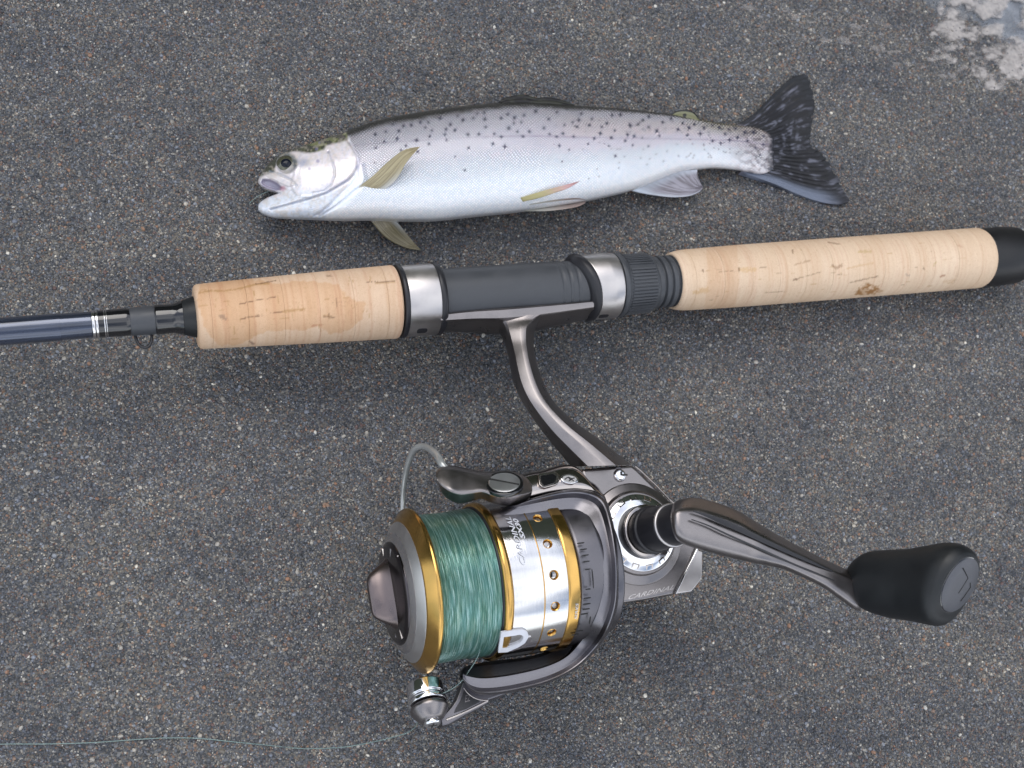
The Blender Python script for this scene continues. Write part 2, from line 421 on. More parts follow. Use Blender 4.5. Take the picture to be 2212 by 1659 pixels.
def foam_mat():
    m, t, b = base_mat('sea_foam', (.50, .47, .47), 0, .5); t.links.new(attr(t, 'Col', 'Alpha'), b.inputs['Alpha'])
    t.links.new(ramp(t, noise(t, objc(t), 600, 3), [(.3, (.38, .36, .35)), (.7, (.58, .53, .50))]), b.inputs['Base Color']); bump(t, b, noise(t, objc(t), 900, 2), .0006, .6); return m
FOAM = foam_mat()

# ================================================================== SETTING
SHORE = [(1180, -160), (1500, -20), (1760, 70), (1960, 150), (2120, 230), (2420, 330)]
_sh = P(np.array([p[0] for p in SHORE]), np.array([p[1] for p in SHORE]), 0.0)[:, :2]
_dv = (_sh[-1]-_sh[0])/np.linalg.norm(_sh[-1]-_sh[0]); _sh = np.vstack([_sh[0]-_dv*20000, _sh, _sh[-1]+_dv*20000])
def sand_h(x, y):
    """height of the sand in cm"""
    near = 1-smooth(35, 120, np.hypot(x, y))
    h = (fbm(x/7+40, y/7+11, 0, 3)-.5)*.40+(fbm(x/1.9, y/1.9, 3, 3)-.5)*.13
    h = h*(.35+.65*near)
    # the swash: sand dips below the water beyond the shore line
    d = dpoly(x, y, _sh)
    side = np.zeros(np.shape(x)); a, b = _sh[0], _sh[-1]
    sgn = np.sign((b[0]-a[0])*(y-a[1])-(b[1]-a[1])*(x-a[0]))
    side = np.where(sgn > 0, d, -d)
    h = h-.55*smooth(-1.0, 9.0, side)-np.minimum(np.maximum(side-9, 0)*.02, 120)
    rip = np.sin((x*.55+y*.95)/.8+2.2*fbm(x/3, y/3, 5, 2)*3)*.035*smooth(-8, 2, side)
    return h+rip
def axis_coords(c, dense, far):
    a = np.arange(c-dense, c+dense+1e-6, .28); g = dense; ext = []
    st = .28
    while g < far: st *= 1.22; g += st; ext.append(g)
    e = np.array(ext); return np.r_[(c-e)[::-1], a, c+e]
xs = axis_coords(4, 34, 15000); ys = axis_coords(4, 30, 15000)
X, Y = np.meshgrid(xs, ys, indexing='ij'); Z = sand_h(X, Y)
o = mk('sand', np.stack([X, Y, Z], -1).reshape(-1, 3), gridf(len(xs), len(ys), flip=True), SAND, None, None, kind='structure')
fixn(o)
o['label'] = 'dark grey damp beach sand under everything'

# loose grains: real little stones over the part of the beach in view
def grain_field():
    cx_, cy_ = [], []
    for p in ((-60, -60), (2272, -60), (2272, 1719), (-60, 1719)):
        q = P(*p, 0.0); cx_.append(q[0]); cy_.append(q[1])
    quad = list(zip(cx_, cy_))
    n = 420000
    x = RNG.uniform(min(cx_)-1, max(cx_)+1, n); y = RNG.uniform(min(cy_)-1, max(cy_)+1, n)
    k = sdpoly(x, y, quad) > -1.5; x, y = x[k], y[k]
    z = sand_h(x, y)
    me = bpy.data.meshes.new('sand_grains'); me.vertices.add(len(x))
    me.vertices.foreach_set('co', (np.stack([x, y, z], 1)*S).astype(np.float32).ravel())
    o = bpy.data.objects.new('sand_grains', me); col.objects.link(o)
    ng = bpy.data.node_groups.new('grains', 'GeometryNodeTree')
    ng.interface.new_socket('Geometry', in_out='INPUT', socket_type='NodeSocketGeometry')
    ng.interface.new_socket('Geometry', in_out='OUTPUT', socket_type='NodeSocketGeometry')
    N = ng.nodes; Lk = ng.links
    gi = N.new('NodeGroupInput'); go = N.new('NodeGroupOutput')
    ico = N.new('GeometryNodeMeshIcoSphere'); ico.inputs['Radius'].default_value = 1; ico.inputs['Subdivisions'].default_value = 1
    cube = N.new('GeometryNodeMeshCube'); cube.inputs['Size'].default_value = (1.6, 1.5, 1.4)
    sm = N.new('GeometryNodeSetMaterial'); sm.inputs['Material'].default_value = GRAIN; Lk.new(ico.outputs['Mesh'], sm.inputs['Geometry'])
    iop = N.new('GeometryNodeInstanceOnPoints')
    m2p = N.new('GeometryNodeMeshToPoints'); Lk.new(gi.outputs[0], m2p.inputs['Mesh'])
    Lk.new(m2p.outputs['Points'], iop.inputs['Points']); Lk.new(sm.outputs['Geometry'], iop.inputs['Instance'])
    rr = N.new('FunctionNodeRandomValue'); rr.data_type = 'FLOAT_VECTOR'; rr.inputs['Min'].default_value = (0, 0, 0); rr.inputs['Max'].default_value = (6.28, 6.28, 6.28)
    Lk.new(rr.outputs['Value'], iop.inputs['Rotation'])
    rs = N.new('FunctionNodeRandomValue'); rs.data_type = 'FLOAT_VECTOR'; rs.inputs['Seed'].default_value = 5
    rs.inputs['Min'].default_value = (.00020, .00019, .00018); rs.inputs['Max'].default_value = (.00052, .00046, .00040)
    pw = N.new('FunctionNodeRandomValue'); pw.data_type = 'FLOAT'; pw.inputs['Seed'].default_value = 9; pw.inputs[2].default_value = 0; pw.inputs[3].default_value = 1
    ma = N.new('ShaderNodeMath'); ma.operation = 'POWER'; Lk.new(pw.outputs[1], ma.inputs[0]); ma.inputs[1].default_value = 14
    mb = N.new('ShaderNodeMath'); mb.operation = 'MULTIPLY_ADD'; Lk.new(ma.outputs[0], mb.inputs[0]); mb.inputs[1].default_value = 1.7; mb.inputs[2].default_value = 1.0
    vm = N.new('ShaderNodeVectorMath'); vm.operation = 'SCALE'; Lk.new(rs.outputs['Value'], vm.inputs[0]); Lk.new(mb.outputs[0], vm.inputs['Scale'])
    Lk.new(vm.outputs[0], iop.inputs['Scale']); Lk.new(iop.outputs['Instances'], go.inputs[0])
    md = o.modifiers.new('grains', 'NODES'); md.node_group = ng
    me.materials.append(GRAIN)
    o['kind'] = 'stuff'; o['label'] = 'loose multicoloured grains lying on the dark beach sand'; o['category'] = 'sand'
grain_field()

# shallow water and foam, top right
WZ = -.30
wx = np.unique(np.r_[np.linspace(-12000, -10, 16), np.linspace(-10, 60, 90), np.linspace(60, 12000, 16)]); wy = np.unique(np.r_[np.linspace(-12000, 5, 16), np.linspace(5, 60, 80), np.linspace(60, 12000, 16)])
X, Y = np.meshgrid(wx, wy, indexing='ij')
Zw = WZ+(fbm(X/2.2, Y/1.4, 1, 3)-.5)*.07
vv = np.stack([X, Y, Zw], -1).reshape(-1, 3); ff = gridf(len(wx), len(wy), flip=True)
o = mk('water', vv, ff, WATER, None, None, kind='structure'); fixn(o); o['label'] = 'thin sheet of clear sea water running up the beach'

def foam():
    gx = np.arange(1330, 2420, 2.5); gy = np.arange(-160, 330, 2.5); A, B = np.meshgrid(gx, gy, indexing='ij')
    den = smooth(2000, 2090, A+.3*B)*(1-smooth(90, 190, B-.25*(A-2000)))
    line = np.interp(A, [1330, 1600, 1900, 2200, 2400], [10, 60, 130, 215, 270])
    fleck = smooth(70, 10, abs(B-line+30))*smooth(1400, 1800, A)  # pale flecks put the sheen of wet sand into the foam layer
    wx_ = 14*fbm(A/60, B/60, 4, 2)
    n = .80*fbm((A+wx_*2)/44+3, (B+wx_)/26, 2, 4)+.20*fbm(A/13, B/10, 7, 2)
    hole = abs(fbm((A+wx_)/30+9, B/19, 4, 4)-.5)
    al = .85*smooth(.11, -.09, n-.29-.27*den)*(.55+.45*smooth(.0, .045, hole))*smooth(.02, .2, den)*.92+.30*smooth(.58, .78, fbm(A/13, B/8, 12, 3)+.05*fleck)*smooth(.2, .6, fleck)
    al = np.clip(al, 0, 1); k = al > .01
    q = P(A, B, WZ); sh = sand_h(q[..., 0], q[..., 1]); zz = np.maximum(WZ, sh)+.03+.07*fbm(A/12, B/10, 8, 3)
    v = np.stack([q[..., 0], q[..., 1], zz], -1).reshape(-1, 3); f = gridf(len(gx), len(gy)); f = f[k.ravel()[f].sum(1) >= 3]
    u, iv = np.unique(f, return_inverse=True)
    cl = np.ones((len(u), 4)); cl[:, 3] = al.ravel()[u]; o = mk('foam', v[u], iv.reshape(-1, 4), FOAM, None, None, cl, kind='stuff'); fixn(o)
    sm = o.modifiers.new('smooth', 'SMOOTH'); sm.iterations = 4; sm.factor = .6
    o['label'] = 'lacy white sea foam at the edge of the water, with pale flecks for wet sheen'; o['category'] = 'foam'
foam()

# unseen dark slope, added out of frame to be mirrored in the polished parts
def unseen_bluff():
    az = np.radians(np.linspace(-80, 80, 240)); t = np.linspace(0, 1, 26); A, T = np.meshgrid(az, t, indexing='ij')
    Dm = 7000+2600*T+500*(fbm(A*6, T*3, 1, 3)-.5)
    el = np.tan(np.radians(33+7*fbm(A*3+5, 0*T, 2, 3)-9*smooth(1.0, 1.4, abs(A))))
    Hh = -200+(Dm*el+200)*T**.8+900*(fbm(A*40, T*9, 3, 3)-.5)*T
    v = np.stack([Dm*np.sin(A), Dm*np.cos(A), Hh], -1).reshape(-1, 3)
    m, t_, b = base_mat('unseen_slope_dark', (.04, .05, .03), 0, .9)
    t_.links.new(ramp(t_, noise(t_, objc(t_), .5, 5), [(.35, (.018, .026, .016)), (.65, (.060, .068, .040))]), b.inputs['Base Color'])
    o = fixn(mk('unseen_slope', v, gridf(240, 26), m, None, None, kind='structure')); o['label'] = 'unseen dark wooded slope added for its reflection in polished metal'
unseen_bluff()

# ================================================================== FISH
GAPE = [(557.4, 394), (565, 403), (578, 410), (592, 414), (601, 417)]
GAPEL = [(556, 446), (563, 436), (577, 427), (590, 421.5), (601, 417)]
TOP = [(557.4, 390.5), (562, 378), (568, 369), (578, 356), (593, 341.5), (611, 330.5), (629, 323), (653, 315), (685, 304.5), (715, 295.5), (737, 288.5),
       (765, 276.5), (800, 264), (850, 251.5), (900, 243), (940, 237), (990, 230), (1065, 222.5), (1140, 221), (1240, 227.5), (1340, 234), (1440, 245),
       (1508, 256), (1545, 264), (1590, 270), (1630, 275), (1660, 288), (1672, 302)]
BOT = [(556, 449), (559, 455), (571, 463), (595, 469.5), (645, 472), (705, 474), (745, 475), (805, 474), (865, 476), (940, 475.5), (1015, 467.5),
       (1115, 457), (1200, 445), (1265, 434), (1365, 411), (1423, 389), (1450, 378), (1475, 370), (1508, 366), (1540, 363), (1574, 365), (1608, 370), (1645, 376), (1672, 366)]
TOPx = catmull(TOP, 500); BOTx = catmull(BOT, 500)
GAPEx, GAPELx = catmull(GAPE, 50), catmull(GAPEL, 50)
def fish_z0(px): return np.interp(px, [555, 620, 750, 900, 1150, 1350, 1500, 1600, 1680], [.78, .95, 1.18, 1.30, 1.34, 1.15, .80, .58, .42])
def fish_T(px): return np.interp(px, [555, 570, 600, 650, 720, 850, 1100, 1300, 1450, 1560, 1640, 1675], [.22, .34, .55, .85, 1.1, 1.28, 1.34, 1.15, .78, .52, .30, .12])
def fish_R(px): return np.interp(px, [555, 570, 600, 640, 700, 800, 1100, 1300, 1450, 1540, 1620, 1675], [12, 20, 34, 62, 88, 103, 117, 100, 66, 50, 48, 36])
BND = np.vstack([TOPx[::3], BOTx[::-3], GAPELx[::5], GAPEx[::-5]])
OPER = [(735, 289), (753, 306), (765, 321), (773, 339), (773, 357), (765, 375), (751, 389), (729, 402.5), (705, 416.5), (672, 427), (640, 425), (628, 400), (640, 350), (655, 322), (690, 312)]
PREOP = [(709, 326.5), (715, 342.5), (722, 362.5), (722, 380.5), (715, 398.5), (699, 412.5), (675, 416.5)]
OPEDGE = [(753, 308), (765, 324), (773, 339), (773, 357), (765, 375), (751, 389), (729, 402.5), (705, 416.5), (665, 430), (625, 441), (585, 452)]
MEMB = [(774, 350), (770, 384), (759, 401), (733, 421), (715, 441), (695, 458), (680, 466)]
CLEI = [(785, 356), (791, 384), (786, 398), (765, 413), (745, 430), (722, 448), (690, 467)]
MAXI = [(583, 370.5), (605, 376.5), (629, 388.5), (639, 400.5)]
MAXP = [(566, 372), (583, 371), (605, 377), (629, 389), (638, 401), (622, 404), (604, 396), (588, 386), (570, 380)]
CREASE = [(611, 408), (640, 420), (672, 420)]
MOUTHIN = [(566, 385), (584, 386), (600, 394), (611, 405), (607, 412), (592, 414), (568, 406), (561, 396)]
def fish_h(px, py):
    """half thickness (cm) of the fish above its middle plane at a picture point"""
    d = dpoly(px, py, np.vstack([BND, BND[:1]])); R = fish_R(px)
    q = np.clip(d/R, 0, 1)
    h = fish_T(px)*np.sqrt(np.clip(1-(1-q)**2.15, 0, 1))
    return h, d
def fish_detail(px, py, d):
    g = np.zeros(np.shape(px)); edge = smooth(1.5, 9, d)
    g += .05*smooth(-3, 3.5, sdpoly(px, py, OPER))
    for pl, dep, wd in ((PREOP, .055, 2.2), (OPEDGE, .10, 2.4), (MEMB, .08, 3.0), (CLEI, .06, 3.2), (MAXI, .08, 2.4), (CREASE, .04, 3.5)):
        g -= dep*np.exp(-(dpoly(px, py, pl)/wd)**2)
    g += .05*smooth(-1.5, 2.5, sdpoly(px, py, MAXP))
    g -= .20*smooth(-1, 7, sdpoly(px, py, MOUTHIN))
    r = np.hypot(px-618.4, (py-354.5)*1.03)
    g += .022*np.exp(-((r-23)/4.0)**2)-.10*smooth(21, 15, r)
    for k in range(7):                     # gill rays under the cover
        y0 = 6.0*k; g -= .022*np.exp(-(dpoly(px, py, [(672, 436+y0*.75), (715, 425+y0*.55), (752, 400+y0*.5)])/1.5)**2)
    return g*edge
def fish_verts():
    cols_x = []
    x = 556.0
    xs_ = np.r_[np.arange(557.4, 601, 1.6), np.arange(601, 1673, 1.75)]
    NV = 120; vc = .5
    def at(tab, t):  # y on outline for x
        o_ = np.argsort(tab[:, 0]); return np.interp(t, tab[o_, 0], tab[o_, 1])
    NA = int(NV*.42)
    V = []; idx = {}
    F = []
    def add(px, py): V.append((px, py)); return len(V)-1
    iC = int(np.argmin(abs(xs_-601)))
    rows = []
    for i, x in enumerate(xs_):
        t, b = at(TOPx, x), at(BOTx, x)
        if i < iC:
            gt, gb = at(GAPEx, x), at(GAPELx, x)
            up = [add(x, y) for y in np.linspace(b, gb, NA)]; dn = [add(x, y) for y in np.linspace(gt, t, NV-NA+1)]
            rows.append((up, dn))
        else:
            yc = 417 if i == iC else None
            if i == iC: yy = np.r_[np.linspace(b, 417, NA), np.linspace(417, t, NV-NA+1)[1:]]
            else:
                k = min(1, (i-iC)/60); fr = (1-k)*((b-417)/(b-t))+k*.42; yc = b-(b-t)*fr
                yy = np.r_[np.linspace(b, yc, NA), np.linspace(yc, t, NV-NA+1)[1:]]
            rows.append([add(x, y) for y in yy])
    for i in range(len(xs_)-1):
        r0, r1 = rows[i], rows[i+1]
        if isinstance(r0, tuple):
            up0, dn0 = r0
            if isinstance(r1, tuple): up1, dn1 = r1
            else: up1, dn1 = r1[:NA], r1[NA-1:]
            for a0, a1 in ((up0, up1), (dn0, dn1)):
                for j in range(len(a0)-1): F.append([a0[j], a1[j], a1[j+1], a0[j+1]])
        else:
            for j in range(len(r0)-1): F.append([r0[j], r1[j], r1[j+1], r0[j+1]])
    return np.array(V), np.array(F)
fv, ff = fish_verts()
fx, fy = fv[:, 0], fv[:, 1]
hh, dd = fish_h(fx, fy)
# which vertices lie on the rim (used once along an edge)
from collections import Counter
ec = Counter()
for q in ff.tolist():
    for a, b in zip(q, q[1:]+q[:1]): ec[(min(a, b), max(a, b))] += 1
rim = np.zeros(len(fv), bool)
for (a, b), c in ec.items():
    if c == 1: rim[a] = rim[b] = True
hh[rim] = 0
z0 = fish_z0(fx)
det = fish_detail(fx, fy, dd); det[rim] = 0
topv = P(fx, fy, z0+hh+det)
flatv = P(fx, fy, z0)
botv = flatv.copy(); botv[:, 2] = np.maximum(z0-hh*1.0, -.12)
nf = len(fv); bi = np.arange(nf)+nf; bi[rim] = np.arange(nf)[rim]
allv = np.vstack([topv, botv]); fb = bi[ff][:, ::-1]
alls = np.vstack([ff, fb])
# --- skin colours
def fish_cols(px, py):
    ty = np.interp(px, TOPx[:, 0], np.maximum.accumulate(TOPx[:, 0])*0+TOPx[:, 1]); by = np.interp(px, BOTx[:, 0], BOTx[:, 1])
    t = np.clip((py-ty)/(by-ty+1e-6), 0, 1); nz_ = fbm(px/9, py/5, 0, 3)-.5; nb = fbm(px/60, py/30, 4, 3)-.5
    def mixv(c, k, q): return c*(1-k[:, None])+np.array(q)*k[:, None]
    c = np.tile(np.array([.92, .89, .95]), (len(px), 1))
    c = mixv(c, smooth(.36, .62, t+.1*nb), [.88, .93, .98]); c = mixv(c, smooth(.72, .92, t+.05*nb), [.95, .97, .98])
    c = mixv(c, .5*smooth(.45, .1, abs(t-.33)*2+.2*nz_)*smooth(1050, 1250, px), [.90, .81, .90])
    # olive back
    k0 = np.interp(px, [560, 740, 900, 1050, 1200, 1450, 1600], [.10, .11, .10, .08, .065, .06, .06])
    mid = smooth(3.2, .8, t/k0+.25*nz_+.3*nb); c = mixv(c, .30*mid, [.5, .5, .5])
    c = mixv(c, smooth(1.05, .25, t/k0+.3*nz_+.3*nb), [.055, .058, .045])
    c = mixv(c, .55*smooth(.32, .10, t)*smooth(1440, 1560, px)*smooth(1680, 1630, px), [.46, .40, .22])
    c = mixv(c, .35*smooth(.4, .2, abs(t-.22)*3)*smooth(1180, 1260, px)*smooth(1560, 1480, px), [.93, .78, .68])
    # tail root mottling
    c = mixv(c, .55*smooth(1540, 1640, px), [.60, .53, .54]); c = mixv(c, .6*smooth(1560, 1640, px)*smooth(.45, .62, fbm(px/9, py/7, 2, 3)), [.16, .13, .14]); c = mixv(c, smooth(1650, 1672, px+14*(fbm(px/5, py/4, 9, 3)-.5)), [.04, .042, .055])
    # lateral line
    LL = [(755, 314.5), (850, 307), (940, 301), (1040, 295.5), (1140, 293.5), (1290, 297), (1400, 299.5), (1490, 300.5), (1580, 303), (1660, 312)]
    dl = dpoly(px, py, LL); c = mixv(c, .50*np.exp(-(dl/1.3)**2)*(.6+.8*(fbm(px/5, py, 1, 2)-.2)), [.22, .17, .28])
    c = mixv(c, .22*np.exp(-((dl)/3.5)**2)*smooth(1000, 1100, px)*smooth(1320, 1200, px), [.45, .33, .50])
    # spots: little dark crosses over a few scales
    rg = np.random.default_rng(5); sp = []
    for _ in range(300):
        sx = rg.uniform(800, 1650); tt = abs(rg.normal(0, .21))+.07
        if tt > .62 or (tt > .33 and rg.random() < .45): continue
        a, b = np.interp(sx, TOPx[:, 0], TOPx[:, 1]), np.interp(sx, BOTx[:, 0], BOTx[:, 1])
        sy = a+(b-a)*tt
        if any(math.hypot(sx-q[0], (sy-q[1])*1.2) < 14 for q in sp): continue
        sp.append((sx, sy, rg.uniform(2.7, 4.1)*(.8 if tt > .4 else 1.0), rg.uniform(0, .8)))
    for sx, sy, r, a in sp:
        # (two short crossed strokes)
        k = (abs(px-sx) < 9) & (abs(py-sy) < 9)
        if not k.any(): continue
        u, v_ = px[k]-sx, py[k]-sy
        e = np.minimum(abs(u*math.cos(a)+v_*math.sin(a))+.32*abs(v_*math.cos(a)-u*math.sin(a)), abs(v_*math.cos(a)-u*math.sin(a))+.32*abs(u*math.cos(a)+v_*math.sin(a)))
        kk = smooth(r*.85, r*.34, e)*.95
        c[k] = c[k]*(1-kk[:, None])+np.array([.09, .09, .15])*kk[:, None]
    for _ in range(90):                      # tiny pepper dots, more towards the tail
        sx = rg.triangular(1150, 1560, 1665); tt = rg.uniform(.1, .78)
        a, b = np.interp(sx, TOPx[:, 0], TOPx[:, 1]), np.interp(sx, BOTx[:, 0], BOTx[:, 1]); sy = a+(b-a)*tt
        k = (abs(px-sx) < 4) & (abs(py-sy) < 4); kk = smooth(2.4, .8, np.hypot(px[k]-sx, py[k]-sy))*.75
        c[k] = c[k]*(1-kk[:, None])+np.array([.06, .06, .08])*kk[:, None]
    # scales only on the body
    sca = smooth(-3, 6, np.minimum(px-(758+.0*py), 1e9)-np.interp(py, [280, 320, 360, 400, 440, 475], [-12, 4, 22, 28, -5, -40]))
    sca = sca*np.interp(t, [0, .05, .3, .6, .85, 1], [1, .95, .70, .50, .24, .06])*smooth(1672, 1640, px)
    # head
    head = 1-smooth(-2, 4, px-np.interp(py, [270, 300, 330, 360, 400, 440, 475], [742, 752, 766, 774, 752, 715, 700]))
    hc = np.tile(np.array([.80, .75, .77]), (len(px), 1))
    hc = mixv(hc, smooth(380, 440, py+12*nb), [.78, .84, .92]); hc = mixv(hc, .3*smooth(.45, .7, fbm(px/14, py/14, 6, 3)), [.70, .62, .52])
    cr = [(557, 384), (575, 378), (593, 372), (600, 345), (618, 331), (637, 327), (661, 331), (677, 330.5), (699, 323.5), (705, 314.5), (733, 308.5), (751, 302), (760, 270)]
    above = py < np.interp(px, [q[0] for q in cr], [q[1] for q in cr])
    dcr = dpoly(px, py, cr); ab = np.where(above, dcr, -dcr)
    ol = smooth(-3, 3.5, ab+3*nz_)
    olc = np.tile(np.array([.060, .065, .045]), (len(px), 1)); olc = mixv(olc, .8*smooth(.46, .62, fbm(px/8, py/6, 9, 3))*smooth(640, 680, px), [.23, .25, .10])
    hc = hc*(1-ol[:, None])+olc*ol[:, None]
    hc = mixv(hc, .6*smooth(17, 4, np.hypot((px-655)/1.3, (py-352)/1.0)), [.22, .26, .36])
    er = np.hypot(px-618.4, py-354.5)
    hc = mixv(hc, .85*smooth(30, 20, er)*smooth(.2, -.5, ((py-354.5)-.5*(px-618.4))/np.maximum(er, 1)), [.10, .115, .10]); hc = mixv(hc, .6*smooth(25, 19, er), [.14, .16, .17])
    for sx, sy, r in ((686.5, 348, 4.6), (668.5, 365, 4.0), (684, 322, 4), (710, 329, 3.5), (690, 308, 3)):
        hc = mixv(hc, .65*smooth(r*1.2, r*.5, np.hypot(px-sx, py-sy)), [.22, .20, .36])
    for pl, wd, kk, q in ((OPEDGE, 1.9, .75, (.26, .31, .42)), (PREOP, 1.4, .65, (.34, .38, .45)), (MEMB, 2.4, .35, (.36, .44, .60)), (MAXI, 2.0, .6, (.30, .36, .42)),
                          ([(735, 289), (753, 308), (765, 324), (773, 339)], 2.2, .6, (.20, .16, .15)), ([(722, 340), (756, 343)], 1.2, .3, (.45, .36, .40)), ([(725, 376), (748, 352)], 1.2, .3, (.42, .44, .62))):
        hc = mixv(hc, kk*np.exp(-(dpoly(px, py, pl)/wd)**2), q)
    hc = mixv(hc, .35*smooth(.50, .66, fbm(px/6, py/6, 13, 3)), [.62, .56, .46]); hc = mixv(hc, .5*smooth(575, 560, px)*smooth(400, 380, py), [.36, .37, .33])
    mi = smooth(-1, 3, sdpoly(px, py, MOUTHIN)); hc = mixv(hc, mi, [.30, .28, .36]); hc = mixv(hc, .8*smooth(9, 2, np.hypot(px-611, py-407)), [.55, .26, .32])
    hc = mixv(hc, smooth(-1, 2, sdpoly(px, py, MAXP))*.6, [.62, .58, .55])
    c = c*(1-head[:, None])+hc*head[:, None]; sca = sca*(1-head)
    c = mixv(c, .35*np.exp(-(dpoly(px, py, CLEI)/2.5)**2), [.40, .48, .62])
    c = c*(1+.10*(fbm(px/3.2, py/3.2, 3, 2)-.5))[:, None]
    return np.clip(c, 0, 1), sca
trout = thing('trout', [*P(1110, 350, 0)[:2], 0], 'freshly caught silver trout with dark spotted back lying open-mouthed on the sand', 'fish')
cc, sca = fish_cols(fx, fy)
cols = np.c_[cc, sca]; u_, v_ = fx*1.414/6.9+2.6*fbm(fx/70, fy/40, 21, 3), fy*1.414/6.0+2.6*fbm(fx/60, fy/40, 33, 3)
lo = np.stack([(u_+v_)/1.414, (v_-u_)/1.414, 0*u_], 1)
mk('body', allv, alls, FISH, trout, None, np.vstack([cols, cols]), np.vstack([lo, lo]))
# eye
def skinz(px, py):
    h, d = fish_h(np.asarray(px, float), np.asarray(py, float)); return fish_z0(px)+h
EC = P(618.4, 354.5, float(skinz(618.4, 354.5))-.20); ne = nrm(np.array([-.10, .10, 1.0]))
def dome(name, C, n_, r, h, mat, parent, ex=1.0, ring=0, ell=1.0):
    e1, e2 = frame(n_); st = []; m = 12
    a = np.linspace(0, math.pi/2, m)
    prof = [(h*math.sin(t), r*math.cos(t)+1e-4) for t in a]
    ph = np.linspace(0, 2*math.pi, 40, endpoint=False)
    v = np.array([C+n_*s+e1*rr*math.sin(p)*ell+nrm(np.cross(n_, e1))*rr*math.cos(p) for s, rr in prof for p in ph])
    f = gridf(m, 40, True).tolist(); f.append(list(range(40)))
    return fixn(mk(name, v, f, mat, parent, 60))
eye = dome('eye', EC, ne, .385, .20, EYEW, trout)
dome('iris_ring', EC+ne*.06-UP*.03, ne, .27, .165, IRIS, eye)
dome('pupil', EC+ne*.10-UP*.04, ne, .245, .15, PUPIL, eye, ell=.95)

def coons(b0, b1, s0, s1, n, m):
    """b0,b1: edges along u (v=0,1); s0,s1: edges along v (u=0,1). all px points"""
    B0, B1 = arcres(b0, n), arcres(b1, n); S0, S1 = arcres(s0, m), arcres(s1, m)
    u = np.linspace(0, 1, n)[:, None, None]; v = np.linspace(0, 1, m)[None, :, None]
    c = (1-v)*B0[:, None]+v*B1[:, None]+(1-u)*S0[None]+u*S1[None]
    c -= (1-u)*(1-v)*B0[0]+u*(1-v)*B0[-1]+(1-u)*v*B1[0]+u*v*B1[-1]
    return c
def fin(name, b0, b1, s0, s1, zf, thick, colf, n=60, m=60, rays=14, ridge=.012, label=None, mat=None, jag=2.2):
    g = coons(b0, b1, s0, s1, n, m)
    vv_ = np.linspace(0, 1, m)[None, :, None]; uu_ = np.linspace(0, 1, n)[:, None, None]
    dirn = g[-1:]-g[0:1]; dirn = dirn/(np.linalg.norm(dirn, axis=2, keepdims=True)+1e-6)
    g = g-dirn*jag*2*np.maximum(fbm(vv_*rays*2.3, vv_*3+7, 1, 3)-.42, 0)*3*smooth(.7, 1, uu_)*smooth(0, .06, vv_)*smooth(1, .94, vv_)
    px, py = g[..., 0], g[..., 1]
    u = np.broadcast_to(np.linspace(0, 1, n)[:, None], px.shape); v = np.broadcast_to(np.linspace(0, 1, m)[None, :], px.shape)
    z = zf(px, py, u, v)+ridge*np.abs(np.sin(v*math.pi*rays+.8*fbm(u*3, v*5, 1, 2)))*smooth(0, .15, u)
    tv = P(px, py, z).reshape(-1, 3); th = (thick*(1-.75*u)).reshape(-1)
    bv = tv.copy(); bv[:, 2] -= th; k = n*m
    f = np.vstack([gridf(n, m), gridf(n, m, off=k, flip=True)]).tolist()
    ring = [i*m for i in range(n)]+[(n-1)*m+j for j in range(1, m)]+[i*m+m-1 for i in range(n-2, -1, -1)]+[j for j in range(m-2, 0, -1)]
    for a, b in zip(ring, ring[1:]+ring[:1]): f.append([a, b, b+k, a+k])
    c = colf(px, py, u, v).reshape(-1, 3); lo = np.stack([u, v, 0*u], -1).reshape(-1, 3)
    return fixn(mk(name, np.vstack([tv, bv]), f, mat or FIN, trout, 80, np.vstack([c, c]), np.vstack([lo, lo]), label=label))
def lerpc(a, b, k): return np.array(a)*(1-k[..., None])+np.array(b)*k[..., None]
# tail
def tailcol(px, py, u, v):
    fib = .65*fbm(u*5, v*64, 2, 3)+.35*fbm(u*16, v*40, 5, 2); bl = fbm(px/20, py/9, 3, 3)
    c = lerpc([.012, .012, .016], [.125, .13, .165], smooth(.48, .72, fib))
    dk = smooth(.50, .60, .5*bl+.5*fbm(u*9, v*20, 7, 3)+.25*(fib-.5)+.10*np.exp(-((v-.60)/.10)**2)*smooth(.05, .2, u)); c = c*(1-.88*dk[..., None])+np.array([.010, .010, .012])*.88*dk[..., None]
    e = smooth(.07, .015, v)+smooth(.90, 1.0, u)*.75*smooth(1.0, .85, v); e = np.clip(e+smooth(.75, .95, u)*smooth(.35, .1, v)*.7, 0, 1)
    c = c*(1-.85*e[..., None])+np.array([.012, .014, .018])*.85*e[..., None]
    lw = smooth(.86, .96, v)*smooth(1.0, .7, u); c = c*(1-lw[..., None])+np.array([.15, .175, .235])*lw[..., None]
    rt = smooth(.05, .0, u+.06*(bl-.5)); c = c*(1-.5*rt[..., None])+np.array([.30, .27, .32])*.5*rt[..., None]
    return c
T0 = [(1590, 271), (1621, 252), (1652, 222), (1686, 188), (1712, 167), (1738, 160)]
T1 = [(1600, 371), (1630, 382), (1675, 398), (1720, 418), (1765, 434), (1808, 442), (1833, 436)]
fin('tail_fin', T0, T1, [(1590, 271), (1640, 288), (1652, 320), (1640, 352), (1600, 371)],
    [(1738, 160), (1747, 167), (1756, 197), (1760, 228), (1754, 264), (1751, 296), (1755, 316), (1774, 330), (1799, 363), (1817, 397), (1835, 428), (1833, 436)],
    lambda px, py, u, v: (.46-.20*smooth(0, .7, u))*(1-.0*v)+.06*np.sin(v*6+1)*u, .30, tailcol, 90, 150, 26, .030, mat=TAILM, jag=3.2)
